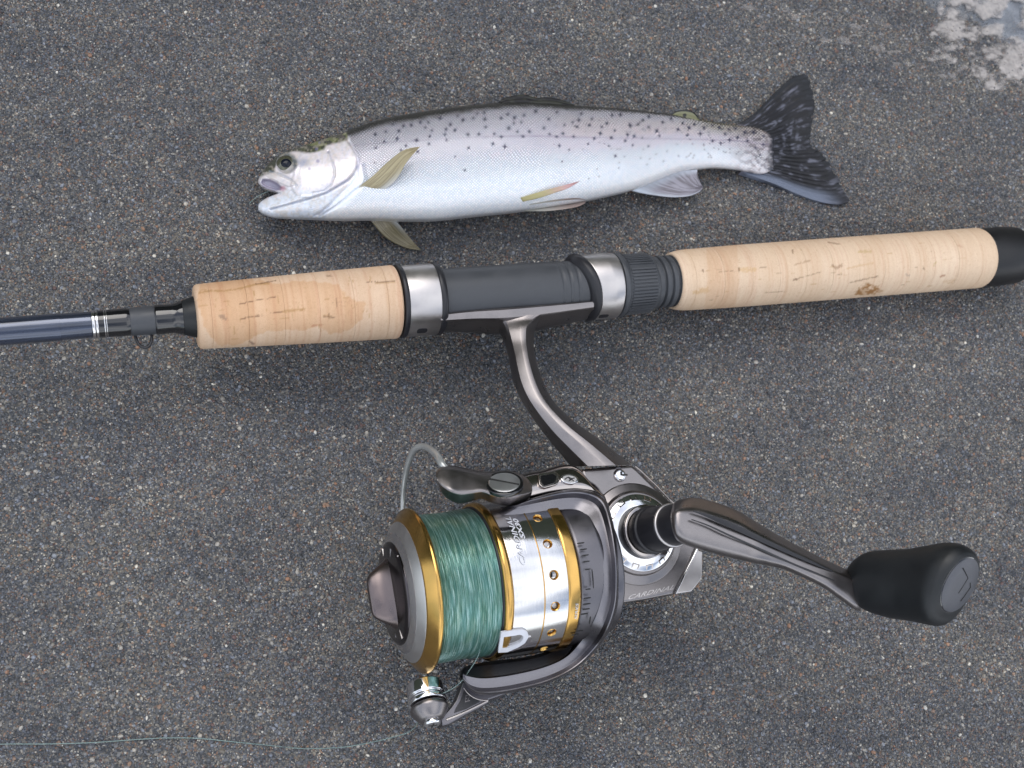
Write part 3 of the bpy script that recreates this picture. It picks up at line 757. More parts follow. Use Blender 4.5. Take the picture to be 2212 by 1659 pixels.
def goldfin(px, py, u, v):
    f = fbm(u*3, v*40, 2, 3); c = lerpc([.25, .21, .115], [.42, .36, .215], smooth(.3, .7, f))
    w_ = np.clip(smooth(.6, 1, v)*smooth(.7, .1, u)+.6*smooth(.14, .02, u), 0, 1); return c*(1-w_[..., None])+np.array([.6, .62, .62])*w_[..., None]
fin('pectoral_fin', [(768, 408.5), (805, 380), (837, 350), (865, 328), (885, 320), (907, 316.5)], [(804, 421), (835, 407), (855, 388), (866, 372), (880, 348), (907.5, 317)],
    [(768, 408.5), (785, 417), (804, 421)], [(907, 316.5), (907.5, 317)], lambda px, py, u, v: skinz(px, py)-.10*smooth(.16, 0, u)+.03+.75*smooth(0, 1, u)-.15*v*(1-u), .07, goldfin, 60, 40, 9, .014, label='raised golden pectoral fin facing up')
fin('pectoral_fin', [(798, 470), (821, 500), (845, 520), (878, 535), (909, 540.5)], [(848, 471), (865, 488), (881, 508), (896, 526), (909.5, 540)], [(798, 470), (822, 466), (848, 471)], [(909, 540.5), (909.5, 540)],
    lambda px, py, u, v: .95-.72*smooth(0, .8, u), .10, lambda px, py, u, v: goldfin(px, py, u, v)*.62, 60, 40, 9, .014, label='lower pectoral fin spread on the sand')
def pelv(px, py, u, v):
    f = fbm(u*3, v*30, 2, 3); c = lerpc([.52, .46, .22], [.66, .40, .40], smooth(.25, .9, u)); return c*(.85+.3*f[..., None])
fin('pelvic_fin', [(1125, 427), (1177, 411), (1215, 401), (1252, 391)], [(1130, 435), (1165, 427), (1202, 415), (1228, 406), (1252.5, 391.5)], [(1125, 427), (1130, 435)], [(1252, 391), (1252.5, 391.5)],
    lambda px, py, u, v: skinz(px, py)+.03+.30*u, .05, pelv, 50, 26, 7, .010, label='upper pelvic fin')
fin('pelvic_fin', [(1145, 441), (1190, 433), (1240, 428), (1266, 431)], [(1130, 456), (1190, 455), (1240, 448), (1262, 440), (1266.5, 431.5)], [(1145, 441), (1130, 456)], [(1266, 431), (1266.5, 431.5)],
    lambda px, py, u, v: np.maximum(skinz(px, py), 1.0)+.04-.3*v, .05, lambda px, py, u, v: lerpc([.66, .64, .56], [.40, .30, .26], smooth(.1, .8, u)), 50, 26, 7, .010, label='lower pelvic fin')
def analc(px, py, u, v):
    f = fbm(u*4, v*30, 2, 3); c = lerpc([.15, .135, .155], [.30, .285, .33], smooth(.3, .7, f)); k = smooth(.3, 0, u)*.6+smooth(.85, 1, v)*.6; return c*(1-k[..., None])+np.array([.62, .68, .76])*k[..., None]
fin('anal_fin', [(1506, 366), (1507, 380), (1512, 392), (1519, 405)], [(1366, 411), (1390, 417), (1412, 421), (1450, 425.5), (1484, 424), (1508, 416), (1519, 405.5)],
    [(1506, 366), (1455, 372), (1420, 386), (1390, 400), (1366, 411)], [(1519, 405), (1519, 405.5)], lambda px, py, u, v: .95-.35*u, .08, analc, 60, 60, 12, .014)
def dk(px, py, u, v): return lerpc([.030, .032, .024], [.008, .008, .010], smooth(.3, .6, fbm(px/14, py/5, 1, 3)))
fin('dorsal_fin', [(1072, 224), (1090, 212), (1115, 206), (1135, 204.5), (1158, 211), (1180, 210), (1203, 213), (1223, 219), (1242, 227)], [(1072, 229), (1110, 230), (1160, 231), (1205, 232), (1242, 234)],
    [(1072, 224), (1072, 229)], [(1242, 227), (1242, 234)], lambda px, py, u, v: 1.30+.1*v+0*u, .16, dk, 90, 20, 3, .02, mat=TAILM)
fin('adipose_fin', [(1449, 249), (1462, 240), (1479, 237), (1495, 240), (1504, 247), (1512, 258)], [(1449, 251), (1470, 256), (1495, 260), (1512, 260)], [(1449, 249), (1449, 251)], [(1512, 258), (1512, 260)],
    lambda px, py, u, v: .98+.06*v, .14, lambda px, py, u, v: np.where((np.hypot(px-1479, py-249) < 4)[..., None] | (v < .18)[..., None], np.array([.015, .015, .015]), np.array([.17, .17, .09])), 50, 20, 2, .01)
# leader in its mouth
ORIG = np.zeros(3)
o = tube('leader_line', [P(604, 412, .9), P(585, 412, .62), P(566, 419, .38), P(550, 429, .22), P(538, 440, .14)], .016, MONO, None, 8, 50)
o['label'] = 'short piece of thin clear line hanging from the open mouth of the trout'; o['category'] = 'leader'

# ================================================================== ROD
def rodz(px): return 3.3-(px-45)*(3.3-1.52)/(2068-45)
RA, RB = P(45, 713, 3.3), P(2068, 560.5, 1.52)
ru = nrm(RB-RA)
def s_at(A, u, px):
    lo_, hi_ = -60., 60.
    for _ in range(50):
        m_ = (lo_+hi_)/2
        q = A+u*m_
        if ((q-CAM)@BK) > -1 or proj(q)[0] < px: lo_ = m_
        else: hi_ = m_
    return (lo_+hi_)/2
def rs_(px): return s_at(RA, ru, px)
def rr_(px, half): q = RA+ru*rs_(px); return half*proj(q)[2]/F0
def rp_(*a): return [(rs_(x), rr_(x, h)) for x, h in a]
rod = thing('fishing_rod', [*P(1115, 640, 0)[:2], 0], 'spinning rod with two cork grips and grey reel seat lying across the sand', 'fishing rod')
s0 = rs_(-100)
bl = rp_((-100, 30.5), (45, 30), (198, 28.8)); bl = [(bl[0][0]-38, bl[0][1]*.72)]+bl
lathe('blank', RA, ru, np.array(catmull(bl, 40)), BLANK, rod, 64)
wr = lathe('thread_wrap', RA, ru, rprof(rp_((196, 27), (199, 29.6), (275, 30.5), (284, 28.5)), .05), BLACKG, rod, 64)
for a, b in ((199, 206), (207, 213), (225, 228), (229.5, 232)):
    lathe('silver_thread', RA, ru, rprof(rp_((a, 29), (a+.5, 30.8), (b-.5, 30.8), (b, 29)), .02), ALU, wr, 64)
lathe('keeper_band', RA, ru, rprof(rp_((280, 28), (282, 30.5), (334, 31.2), (337, 29)), .05), SEATP, rod, 64)
wr2 = lathe('thread_wrap', RA, ru, rprof(rp_((333, 29), (336, 33), (375, 32), (386, 36), (394, 38)), .12), BLACKG, rod, 64)
kz = rodz(310)-.15
tube('hook_keeper', [P(284, 712, kz), P(291, 722, kz), P(295, 735, kz), P(303, 747, kz), P(313, 751, kz), P(322, 747, kz), P(327, 736, kz), P(328, 722, kz), P(333, 711, kz)], .055, BLACKP, rod, 12, 60)
lathe('winding_check', RA, ru, rprof(rp_((386, 30), (388, 35), (398, 38), (424, 46), (426, 40)), .06), RUBBER, rod, 80)

def corkcol(rear):
    def f(v, loc):
        px, py, _ = proj(v); s = loc[:, 0]
        wv = fbm(s*1.6+.2, loc[:, 1]*.35, loc[:, 2]*.35, 3); fine = fbm(s*9, loc[:, 1]*.5, loc[:, 2]*.5, 3); sp = fbm(s*5, loc[:, 1]*5, loc[:, 2]*5, 3)
        if rear: a, b = np.array([.66, .49, .345]), np.array([.75, .59, .445])
        else: a, b = np.array([.66, .46, .31]), np.array([.77, .59, .445])
        k = np.clip(.5+1.5*(wv-.5)+1.0*(fine-.5), 0, 1)
        c = a*(1-k[:, None])+b*k[:, None]
        ringn = np.floor(s/1.27); rt = (hsh(ringn, ringn*0+3, ringn*0+(1 if rear else 2))-.5)*.08
        c = c*(1+rt[:, None]*np.array([.8, 1, 1.25]))
        # thin growth lines
        gl = smooth(.66, .72, fbm(s*13+3*fbm(loc[:, 1]*.6, loc[:, 2]*.6, 1, 2), loc[:, 1]*.12, loc[:, 2]*.12, 2)); c = c*(1-(.10 if rear else .13)*gl[:, None]*np.array([.5, 1, 1.1]))
        def mark(pl, wd, q, kk=1.0, rag=.9):
            nonlocal c
            d = dpoly(px, py, pl)+rag*wd*(fbm(px/2.5, py/2.5, 1, 2)-.5)*2; m = smooth(wd*1.25, wd*.4, d)*kk
            c = c*(1-m[:, None])+np.array(q)*m[:, None]
        D, M = (.13, .07, .035), (.42, .25, .10)
        vis = None
        if not rear:
            # damp darker patch with a ragged border
            pt = [(520, 602), (560, 604), (600, 614), (640, 607), (700, 608), (735, 618), (748, 640), (790, 655), (782, 690), (755, 712), (715, 722), (685, 705), (660, 712), (620, 714), (575, 716), (540, 732), (520, 745), (470, 747), (440, 700), (425, 650), (432, 615), (470, 606)]
            sd = sdpoly(px, py, pt)+5*(fbm(px/8, py/8, 3, 3)-.5)*2; m = smooth(-1.5, 1.5, sd)*.55
            c = c*(1-m[:, None])+c*np.array([.86, .68, .50])*m[:, None]
            for pl, wd, q, kk in (([(430, 633), (452, 628), (480, 629), (520, 623), (548, 615), (580, 612)], 2.2, M, .7), ([(552, 614), (596, 606)], 1.2, D, .7), ([(518, 657), (560, 647), (595, 642)], 1.3, D, .75),
                                  ([(520, 690), (540, 684), (568, 681)], 1.6, D, .7), ([(585, 677), (610, 673)], 1.5, D, .7), ([(612, 673), (640, 669), (655, 668)], 3.2, M, .65), ([(720, 655), (790, 650)], 1.0, D, .6),
                                  ([(792, 610), (853, 608)], 1.2, D, .75), ([(812, 612), (853, 610)], 2, M, .4), ([(700, 683), (722, 686)], 2, D, .6), ([(478, 683), (486, 688)], 5, (.30, .20, .14), .7), ([(540, 738), (546, 742)], 3, (.15, .08, .07), .7),
                                  ([(707, 596), (716, 596)], 2.4, D, .5), ([(710, 679), (712, 690)], 1.6, D, .6), ([(727, 645), (727, 663)], 1.0, D, .5), ([(650, 654), (652, 672)], 1.0, M, .8), ([(674, 703), (698, 702)], 2.2, (.50, .24, .14), .7), ([(548, 628), (549, 645)], .9, M, .8)):
                mark(pl, wd, q, kk)
            rg = np.random.default_rng(3)
            for _ in range(40):
                x0 = rg.uniform(430, 850); y0 = 676-.0756*(x0-495)+rg.uniform(-62, 62); l = rg.uniform(4, 22)
                mark([(x0, y0), (x0+rg.normal(0, 1.5), y0+l)] if rg.random() < .6 else [(x0, y0), (x0+l, y0-.08*l)], rg.uniform(.6, 1.1), M, rg.uniform(.3, .65))
        else:
            sd = sdpoly(px, py, [(1525, 520), (1590, 520), (1598, 600), (1585, 680), (1520, 680), (1530, 600)]); m = smooth(-3, 2, sd)*.45
            c = c*(1-m[:, None])+c*np.array([.85, .72, .62])*m[:, None]
            BR = (.30, .15, .05)
            sd = sdpoly(px, py, [(1846, 636), (1858, 622), (1874, 611), (1884, 613), (1880, 622), (1902, 612), (1898, 622), (1906, 628), (1880, 637), (1860, 638)])+7*(fbm(px/5, py/4, 3, 3)-.5)*2
            m = smooth(-1.5, 2.0, sd)*(.45+.5*smooth(.42, .58, fbm(px/5, py/3.2, 6, 2))); c = c*(1-m[:, None])+np.array(BR)*m[:, None]
            for pl, wd, q, kk in (([(1600, 583), (1630, 582)], 5, (.62, .42, .22), .6), ([(1642, 578), (1655, 577)], 1.3, D, .5), ([(1503, 631), (1527, 626)], 6, (.56, .36, .18), .6), ([(1596, 580), (1597, 586)], 2.2, D, .6),
                                  ([(1553, 588), (1600, 585)], 1.0, D, .5), ([(1718, 571), (1750, 563)], 2.0, (.44, .30, .20), .7), ([(1712, 540), (1713, 546)], 1.6, D, .7), ([(1788, 523), (1812, 527)], 1.6, D, .5),
                                  ([(1798, 573), (1806, 580), (1818, 573)], 3.2, (.36, .24, .16), .75), ([(1856, 544), (1880, 543)], 3, (.52, .38, .20), .7), ([(1718, 603), (1772, 588)], 1.2, D, .5), ([(1715, 604), (1722, 603)], 2, D, .7),
                                  ([(1833, 611), (1896, 597)], 1.3, D, .6), ([(1830, 580), (1885, 568)], 2, (.55, .36, .20), .5), ([(1995, 580), (1997, 582)], 2.4, D, .7), ([(2018, 573), (2022, 566)], 2, (.45, .34, .15), .5), ([(2033, 597), (2040, 595)], 2.5, (.32, .14, .08), .7),
                                  ([(1650, 632), (1700, 630)], 1.0, D, .4), ([(1962, 595), (1958, 592)], 2.6, (.36, .28, .24), .6), ([(2070, 529), (2078, 533)], 2.5, (.52, .33, .24), .6), ([(2038, 609), (2062, 605)], 3, (.6, .42, .28), .6), ([(1518, 583), (1520, 586)], 2, D, .6)):
                mark(pl, wd, q, kk)
            rg = np.random.default_rng(4)
            for _ in range(46):
                x0 = rg.uniform(1480, 2110); y0 = 594-.0756*(x0-1578)+rg.uniform(-58, 58); l = rg.uniform(3, 12)
                mark([(x0, y0), (x0+l, y0-.1*l)], rg.uniform(.6, 1.2), D if rg.random() < .3 else M, rg.uniform(.25, .5))
        return np.clip(c, 0, 1)
    return f
def grip(name, pts, rear, rad, label):
    """a grip glued up from separate cork rings"""
    pr = rprof(rp_(*pts), rad, 6)
    # the body of the grip
    s = pr[:, 0]; a, b = s.min(), s.max()
    e = bpy.data.objects.new(name, None); col.objects.link(e); e.parent = rod; e['label'] = label; e.empty_display_size = .01
    # resample profile by arc length for the long side
    d = np.r_[0, np.cumsum(np.hypot(*np.diff(pr, axis=0).T))]
    t = np.arange(0, d[-1], .045); q = np.stack([np.interp(t, d, pr[:, 0]), np.interp(t, d, pr[:, 1])], 1); q = np.vstack([q, pr[-1]])
    edges = np.arange(math.floor(a/1.27)*1.27, b+1.27, 1.27); ring = 0
    for x0, x1 in zip(edges[:-1], edges[1:]):
        k = np.where((q[:, 0] > x0) & (q[:, 0] < x1))[0]
        if len(k) < 2: continue
        seg = q[k]
        if len(seg) < 6 and ring == 0: pass
        rm = lambda x: np.interp(x, q[:, 0], q[:, 1])
        st = [[x0+.002, rm(x0)-.010], [x0+.012, rm(x0)-.001]] if x0 > a+.05 else []
        en = [[x1-.012, rm(x1)-.001], [x1-.002, rm(x1)-.010]] if x1 < b-.05 else []
        seg = np.array(st+seg.tolist()+en)
        lathe('cork_ring', RA, ru, seg, CORK, e, 170, 60, colf=corkcol(rear)); ring += 1
    core = [(a+.03, pts and rr_(pts[0][0], pts[0][1])*.5), (b-.03, rr_(pts[-1][0], pts[-1][1])*.5)]
grip('fore_grip', [(421, 42), (421.5, 70), (495, 72), (700, 77), (852, 79.5), (856, 72), (857, 40)], False, .22, 'shorter front cork grip with damp orange patches')
grip('rear_grip', [(1452, 48), (1447, 60), (1470, 65.5), (1578, 67), (1800, 66.5), (2110, 65), (2117, 58), (2118, 40)], True, .35, 'long pale rear cork grip with a brown knot')
0 and lathe('lacquer_line', RA, ru, rprof(rp_((853, 60), (854.5, 80), (857.5, 80), (858, 60)), .02), AMBER, rod, 96)
# reel seat
hood = lathe('front_hood', RA, ru, rprof(rp_((864, 60), (865, 76.5), (936, 77.5), (937.5, 60)), .05), STEEL, rod, 128)
lathe('collar', RA, ru, rprof(rp_((857, 60), (857.6, 79.5), (864, 80.5), (869, 77.8), (869.5, 60)), .06), BLACKP, hood, 128)
lathe('collar', RA, ru, rprof(rp_((933, 60), (934, 79.2), (943, 79.5), (949, 75), (949.5, 60)), .08), BLACKP, hood, 128)
pb = rp_((925, 64), (960, 63.5), (1195, 61.5))
pr = rprof(pb+rp_((1197, 60.2), (1201, 60.2), (1203, 61.3), (1211, 61.2), (1213, 59.6), (1217, 59.6), (1219, 60.8), (1228, 60.4), (1230, 59), (1234, 59), (1236, 60), (1290, 58)), .03)
lathe('seat_barrel', RA, ru, pr, SEATP, rod, 128)
rh = rp_((1255, 55), (1256, 70), (1280, 71.5), (1322, 70.5), (1324, 55))
# rear hood: its front lip is cut on a slant
HA = RA
def hoodmesh():
    e1, e2 = frame(ru); n = 128; ph = np.linspace(0, 2*math.pi, n, endpoint=False)-math.pi/2
    slant = .26*np.sin(ph)*-1
    def ring(sx, hx, k, parent_name, mat, par, prof, rad=.05):
        p = rprof(prof, rad, 4); v = []
        for s, r in p:
            kk = max(0, min(1, (rs_(1322)-s)/(rs_(1322)-rs_(1256))))
            ss = s+kk*k*(np.sin(ph)*-.5+.35*np.cos(ph)**2)
            v.append(RA+ss[:, None]*ru+(r*np.sin(ph))[:, None]*e1+(r*np.cos(ph))[:, None]*e2)
        v = np.array(v).reshape(-1, 3); f = gridf(len(p), n, True).tolist()+[list(range(n)), list(range((len(p)-1)*n, len(p)*n))[::-1]]
        lo = np.zeros((len(v), 3)); lo[:, 0] = np.repeat(p[:, 0], n)
        return fixn(mk(parent_name, v, f, mat, par, 35, None, lo))
    h = ring(0, 0, .5, 'rear_hood', STEEL, rod, rp_((1262, 58), (1263, 71), (1300, 72), (1323, 70.5), (1325, 58)))
    ring(0, 0, .5, 'hood_lip', BLACKP, h, rp_((1240, 59), (1243, 66), (1250, 73.5), (1263, 73.5), (1266, 60)), .1)
    return h
rhood = hoodmesh()
nut = lathe('locking_nut', RA, ru, rprof(rp_((1324, 50), (1325, 70), (1334, 70), (1340, 64), (1395, 62), (1402, 60), (1403, 50)), .05), SEATP, rod, 128)
def nutribs():
    e1, e2 = frame(ru); r0 = rr_(1365, 63.0); a, b = rs_(1341), rs_(1396); v = []; f = []
    nrib = 56
    for i in range(nrib):
        if i % 14 in (5,): continue
        th = 2*math.pi*i/nrib; dth = 2*math.pi/nrib*.34; bx = []
        v = []
        for s in (a, a+.04, b-.04, b):
            hgt = .005 if s in (a, b) else .055
            for q, hh_ in ((th-dth, -.03), (th-dth*.7, hgt), (th+dth*.7, hgt), (th+dth, -.03)):
                r = r0*(1-.015*(s-a)/(b-a))+hh_; v.append(RA+s*ru+r*math.sin(q)*e1+r*math.cos(q)*e2)
        f = gridf(4, 4, True).tolist()+[[0, 1, 2, 3], [12, 13, 14, 15]]
        fixn(mk('rib', np.array(v), f, SEATP, nut, 40))
nutribs()
tp = [(1402, 50), (1403, 56)]
xx = 1403
for i in range(5):
    tp += [(xx+1, 56.5), (xx+10, 56.3), (xx+11.5, 51), (xx+14, 51)]; xx += 15
tp += [(xx-1, 55), (xx+1, 50)]
lathe('threaded_sleeve', RA, ru, rprof(rp_(*tp), .025), SEATP, rod, 96)
lathe('butt_cap', RA, ru, rprof(rp_((2110, 50), (2111, 62.5), (2150, 64), (2190, 61), (2203, 50), (2205, 0.5)), .35, 8), EVA, rod, 96)
# small badges on the two hoods
def on_axis(px, py, A, u, r):
    d = ray(px, py); oc = CAM-A; dp = d-(d@u)*u; op = oc-(oc@u)*u
    a_, b_, c_ = dp@dp, 2*dp@op, op@op-r*r; D_ = b_*b_-4*a_*c_
    t = (-b_-math.sqrt(max(D_, 0)))/(2*a_); return CAM+d*t
def badge(px, py, half_s, half_a, A, u, r, mat, parent, name='badge', lift=.012):
    q = on_axis(px, py, A, u, r); e1, e2 = frame(u); s_ = (q-A)@u; p_ = math.atan2((q-A)@e1, (q-A)@e2); v = []; n = 24
    for i in range(n):
        t = 2*math.pi*i/n; cx_, sx_ = np.sign(math.cos(t))*abs(math.cos(t))**.6, np.sign(math.sin(t))*abs(math.sin(t))**.6
        for l in (-.02, lift):
            ph = p_+half_a/r*sx_; v.append(A+u*(s_+half_s*cx_)+(r+l)*(e1*math.sin(ph)+e2*math.cos(ph)))
    f = gridf(n, 2).tolist()+[[2*(n-1), 2*n-1, 1, 0]]+[[2*i+1 for i in range(n)]]
    return fixn(mk(name, np.array(v), f, mat, parent, 40))
def textcyl(body, A, u, r, s_base, p_start, h, wd, mat, parent, name, shear=.25, updir=-1, lift=.006, bold=0.0):
    v, f, tw, th = textmesh(body, shear, 1.0, bold); e1, e2 = frame(u)
    ph = p_start+(v[:, 0]/tw*wd)/r; s_ = s_base+updir*v[:, 1]/th*h
    V_ = A+s_[:, None]*u+(r+lift)*(np.sin(ph)[:, None]*e1+np.cos(ph)[:, None]*e2)
    return mk(name, V_, f, mat, parent, None)
b1_ = badge(912, 715, .20, .16, RA, ru, rr_(912, 77.3), BLACKP, hood)
b2_ = badge(1304, 683, .20, .14, RA, ru, rr_(1304, 71.2), BLACKP, rhood)
# small pale lettering low on the blank, mostly turned out of sight
def blanktext():
    r = rr_(90, 29.9); e1, e2 = frame(ru); q = on_axis(20, 741, RA, ru, r); s_ = (q-RA)@ru; p_ = math.atan2((q-RA)@e1, (q-RA)@e2)
    v, f, tw, th = textmesh('SERIES', .2)
    sx = rs_(8)+v[:, 0]/tw*(rs_(160)-rs_(8)); ph = -math.radians(88)+v[:, 1]/th*.42
    mk('lettering', RA+sx[:, None]*ru+(r+.004)*(np.sin(ph)[:, None]*e1+np.cos(ph)[:, None]*e2), f, GREYPR, rod, None)
_bt = [[(0, 742), (8, 739), (12, 742), (6, 745), (0, 745)], [(21, 740), (29, 736), (33, 740), (28, 742.5), (22, 743)], [(42, 738.5), (50, 734.5), (53, 738), (50, 741), (43, 741)], [(58, 736), (66, 732.5), (84, 731), (89, 733.5), (84, 737), (60, 739.5)]]
def bpatch(poly):
    r = rr_(45, 29.95); V_ = []; A = RA
    for l in (.006, -.02):
        for x, y in poly:
            q = on_axis(x, min(y, 713-.0756*(x-45)+29.2), RA, ru, r); d = q-RA; a = d-(d@ru)*ru; V_.append(q+nrm(a)*l)
    n = len(poly); fixn(mk('lettering', np.array(V_), [list(range(n))]+[[i, i+n, (i+1) % n+n, (i+1) % n] for i in range(n)], GREYPR, rod, None))
for q in _bt: bpatch(q)

# ================================================================== REEL
ORIG = np.zeros(3)
def zax(px): return 5.0-(px-892)*.0019
SA = P(892, 1276, zax(892)); SB = P(1183, 1235, zax(1183)); su = nrm(SB-SA)
def ss(px): return s_at(SA, su, px)
def sr(px, h): return h*proj(SA+su*ss(px))[2]/F0
def sp_(*a): return [(ss(x), sr(x, h)) for x, h in a]
reel = thing('fishing_reel', [*P(1300, 1250, 0)[:2], 0], 'gunmetal spinning reel with gold-rimmed spool of green line lying on the sand', 'fishing reel')
# --- spool
spool = lathe('spool', SA, su, rprof(sp_((852, 60), (852.5, 113), (860, 131), (873, 152), (876, 152.5), (1040, 152), (1042, 60)), .03), ALU2, reel, 160)
spool['label'] = 'silver spool with gold lips, holding green line'
lathe('front_lip', SA, su, rprof(sp_((872, 140), (873, 153), (888, 172), (893, 178), (899, 178), (903, 172), (906, 140)), .06, 4), GOLD, spool, 160)
lathe('polished_band', SA, su, rprof(sp_((851, 100), (851.3, 114), (859.5, 131), (861, 100)), .015), ALU, spool, 160)
wp = []
wa, wb = ss(903), ss(1029)
for i in range(121):
    s = wa+(wb-wa)*i/120; k = i/120
    wp.append((s, sr(903+126*k, 157+1.5*math.sin(k*math.pi)+1.2*math.sin(k*9))+.012*(i % 2)))
def wind():
    e1, e2 = frame(su); n = 200; ph = np.linspace(0, 2*math.pi, n+1)-math.pi; pr_ = np.array([(wa, wp[0][1]-.4)]+wp+[(wb, wp[-1][1]-.4)])
    s = pr_[:, 0][:, None]; r = pr_[:, 1][:, None]*(1+.004*(fbm(pr_[:, 0][:, None]*6, ph[None, :]*6, 2, 2)-.5))
    v = SA+s[..., None]*su+(r*np.sin(ph))[..., None]*e1+(r*np.cos(ph))[..., None]*e2
    lo = np.stack([np.broadcast_to(s, r.shape)+.05*np.sin(ph*2)[None], r*0+2.6*ph[None, :], 0*r], -1)
    return fixn(mk('wound_line', v.reshape(-1, 3), gridf(len(pr_), n+1), LINEM, spool, 60, None, lo.reshape(-1, 3)))
wind()
lathe('rear_lip', SA, su, rprof(sp_((1028, 140), (1030, 166), (1034, 170), (1042, 170.5), (1046, 168), (1048, 140)), .04, 4), GOLD, spool, 160)
lathe('lip_gap_shade', SA, su, rprof(sp_((1026, 150), (1027, 162), (1031, 163), (1032, 150)), .03), BLACKP, spool, 128)  # black ring puts the shaded gap beside the rear lip into colour
# skirt, with sixteen real drilled holes
SKR = (1046, 1184)
skirt = lathe('skirt', SA, su, rprof(sp_((1046, 150), (1046.5, 167.5), (1110, 167.3), (1159, 166.7), (1160, 150)), .03), ALU, spool, 192)
HS = ss(1131); HR = sr(1131, 167); e1s, e2s = frame(su)
def drill():
    vs, fs = [], []
    for i in range(16):
        ph = math.radians(-36.5+22.5*i); dr = e1s*math.sin(ph)+e2s*math.cos(ph); tg = np.cross(su, dr); k = len(vs)
        for l in (HR-.34, HR+.2):
            for j in range(20):
                t = 2*math.pi*j/20; vs.append(SA+su*(HS+.155*math.cos(t))+tg*(.155*math.sin(t))+dr*l)
        fs += [[k+j, k+(j+1) % 20, k+20+(j+1) % 20, k+20+j] for j in range(20)]+[[k+j for j in range(20)][::-1], [k+20+j for j in range(20)]]
    c = fixn(mk('cutter', np.array(vs), fs, DARKHOLE, None, None)); c.location = Vector(ORIG*S)
    bpy.context.view_layer.update()
    md = skirt.modifiers.new('b', 'BOOLEAN'); md.object = c; md.operation = 'DIFFERENCE'; md.solver = 'EXACT'
    bpy.context.view_layer.update()
    dg = bpy.context.evaluated_depsgraph_get(); me = bpy.data.meshes.new_from_object(skirt.evaluated_get(dg))
    skirt.modifiers.clear(); skirt.data = me; bpy.data.objects.remove(c)
    try: me.shade_smooth(); me.set_sharp_from_angle(angle=math.radians(30))
    except Exception: pass
drill()
for i in range(16):
    ph = math.radians(-36.5+22.5*i); dr = e1s*math.sin(ph)+e2s*math.cos(ph); C_ = SA+su*HS+dr*HR
    rim_ = lathe('hole_rim', C_, dr, [(-.10, .112), (-.045, .118), (.008, .150), (.014, .160), (.008, .170), (-.02, .172), (-.10, .155)], GOLD, skirt, 28, 60, cap=False, e=(su, np.cross(dr, su)))
lathe('gold_line', SA, su, rprof(sp_((1108, 160), (1108.3, 168.2), (1110.7, 168.2), (1111, 160)), .01), GOLD, skirt, 160)
lathe('skirt_rim', SA, su, rprof(sp_((1158, 150), (1158.5, 168), (1163, 169), (1181, 168.6), (1183, 166), (1184, 150)), .03), GOLD, skirt, 160)
lathe('hole_backing', SA, su, sp_((1050, 141), (1180, 140)), DARKHOLE, skirt, 64)  # near-black backing stands in for the shade inside the holes
# lettering on the skirt: CARDINAL / SX30 running up the curve
def s_ph(px, py, r):
    q = on_axis(px, py, SA, su, r); return (q-SA)@su, math.atan2((q-SA)@e1s, (q-SA)@e2s)
r1 = sr(1110, 167.4)
sC, pC = s_ph(1134, 1220, r1); sL, pL = s_ph(1112, 1115, r1)
sX, pX = s_ph(1134, 1164, r1)
print('TEXT', sC, sL, sX, ss(1110))
textcyl('CARDINAL', SA, su, r1, sX-.19, pC, .19, (pL-pC)*r1, WHITEP, skirt, 'lettering', .25, bold=.012)
textcyl('SX30', SA, su, r1, sX+.02, pX, .17, .90, WHITEP, skirt, 'lettering', .25, bold=.03)
# line clip on the skirt
def patch(name, poly, r, lift, mat, parent, inner=None, A=None, u=None):
    A = SA if A is None else A; u = su if u is None else u; e1, e2 = frame(u)
    pts = arcres(np.vstack([poly, poly[:1]]), 49, False)[:-1]; n = len(pts); Vt = []
    for l in (lift, -.02):
        for x, y in pts:
            q = on_axis(x, y, A, u, r); d = q-A; a = d-(d@u)*u; Vt.append(q+nrm(a)*l)
    if inner is None: f = [list(range(n))]+[[i, i+n, (i+1) % n+n, (i+1) % n] for i in range(n)]; return fixn(mk(name, np.array(Vt), f, mat, parent, 40))
    ip = arcres(np.vstack([inner, inner[:1]]), 49, False)[:-1]
    for l in (lift, -.02):
        for x, y in ip:
            q = on_axis(x, y, A, u, r); d = q-A; a = d-(d@u)*u; Vt.append(q+nrm(a)*l)
    f = []
    for i in range(n):
        j = (i+1) % n; f += [[i, j, 2*n+j, 2*n+i], [i, n+i, n+j, j], [2*n+i, 2*n+j, 3*n+j, 3*n+i]]
    return fixn(mk(name, np.array(Vt), f, mat, parent, 40))
def cr1(*p): return np.array([(746.6+.4*x, 940.1+.4*y) for x, y in p])
clip = patch('line_clip', cr1((838, 1060), (900, 1050), (955, 1044), (978, 1055), (987, 1082), (965, 1118), (925, 1142), (870, 1165), (822, 1168)), sr(1110, 167.4), .05, WHITEP, skirt, inner=cr1((852, 1085), (900, 1078), (940, 1072), (955, 1078), (958, 1092), (940, 1115), (912, 1128), (870, 1143), (843, 1148)))
clip['label'] = 'white D-shaped line clip'
patch('clip_tab', cr1((985, 1090), (1000, 1085), (1006, 1100), (985, 1125), (940, 1150), (895, 1165), (880, 1162), (930, 1145), (970, 1118)), sr(1110, 167.4), .03, ALU, clip)
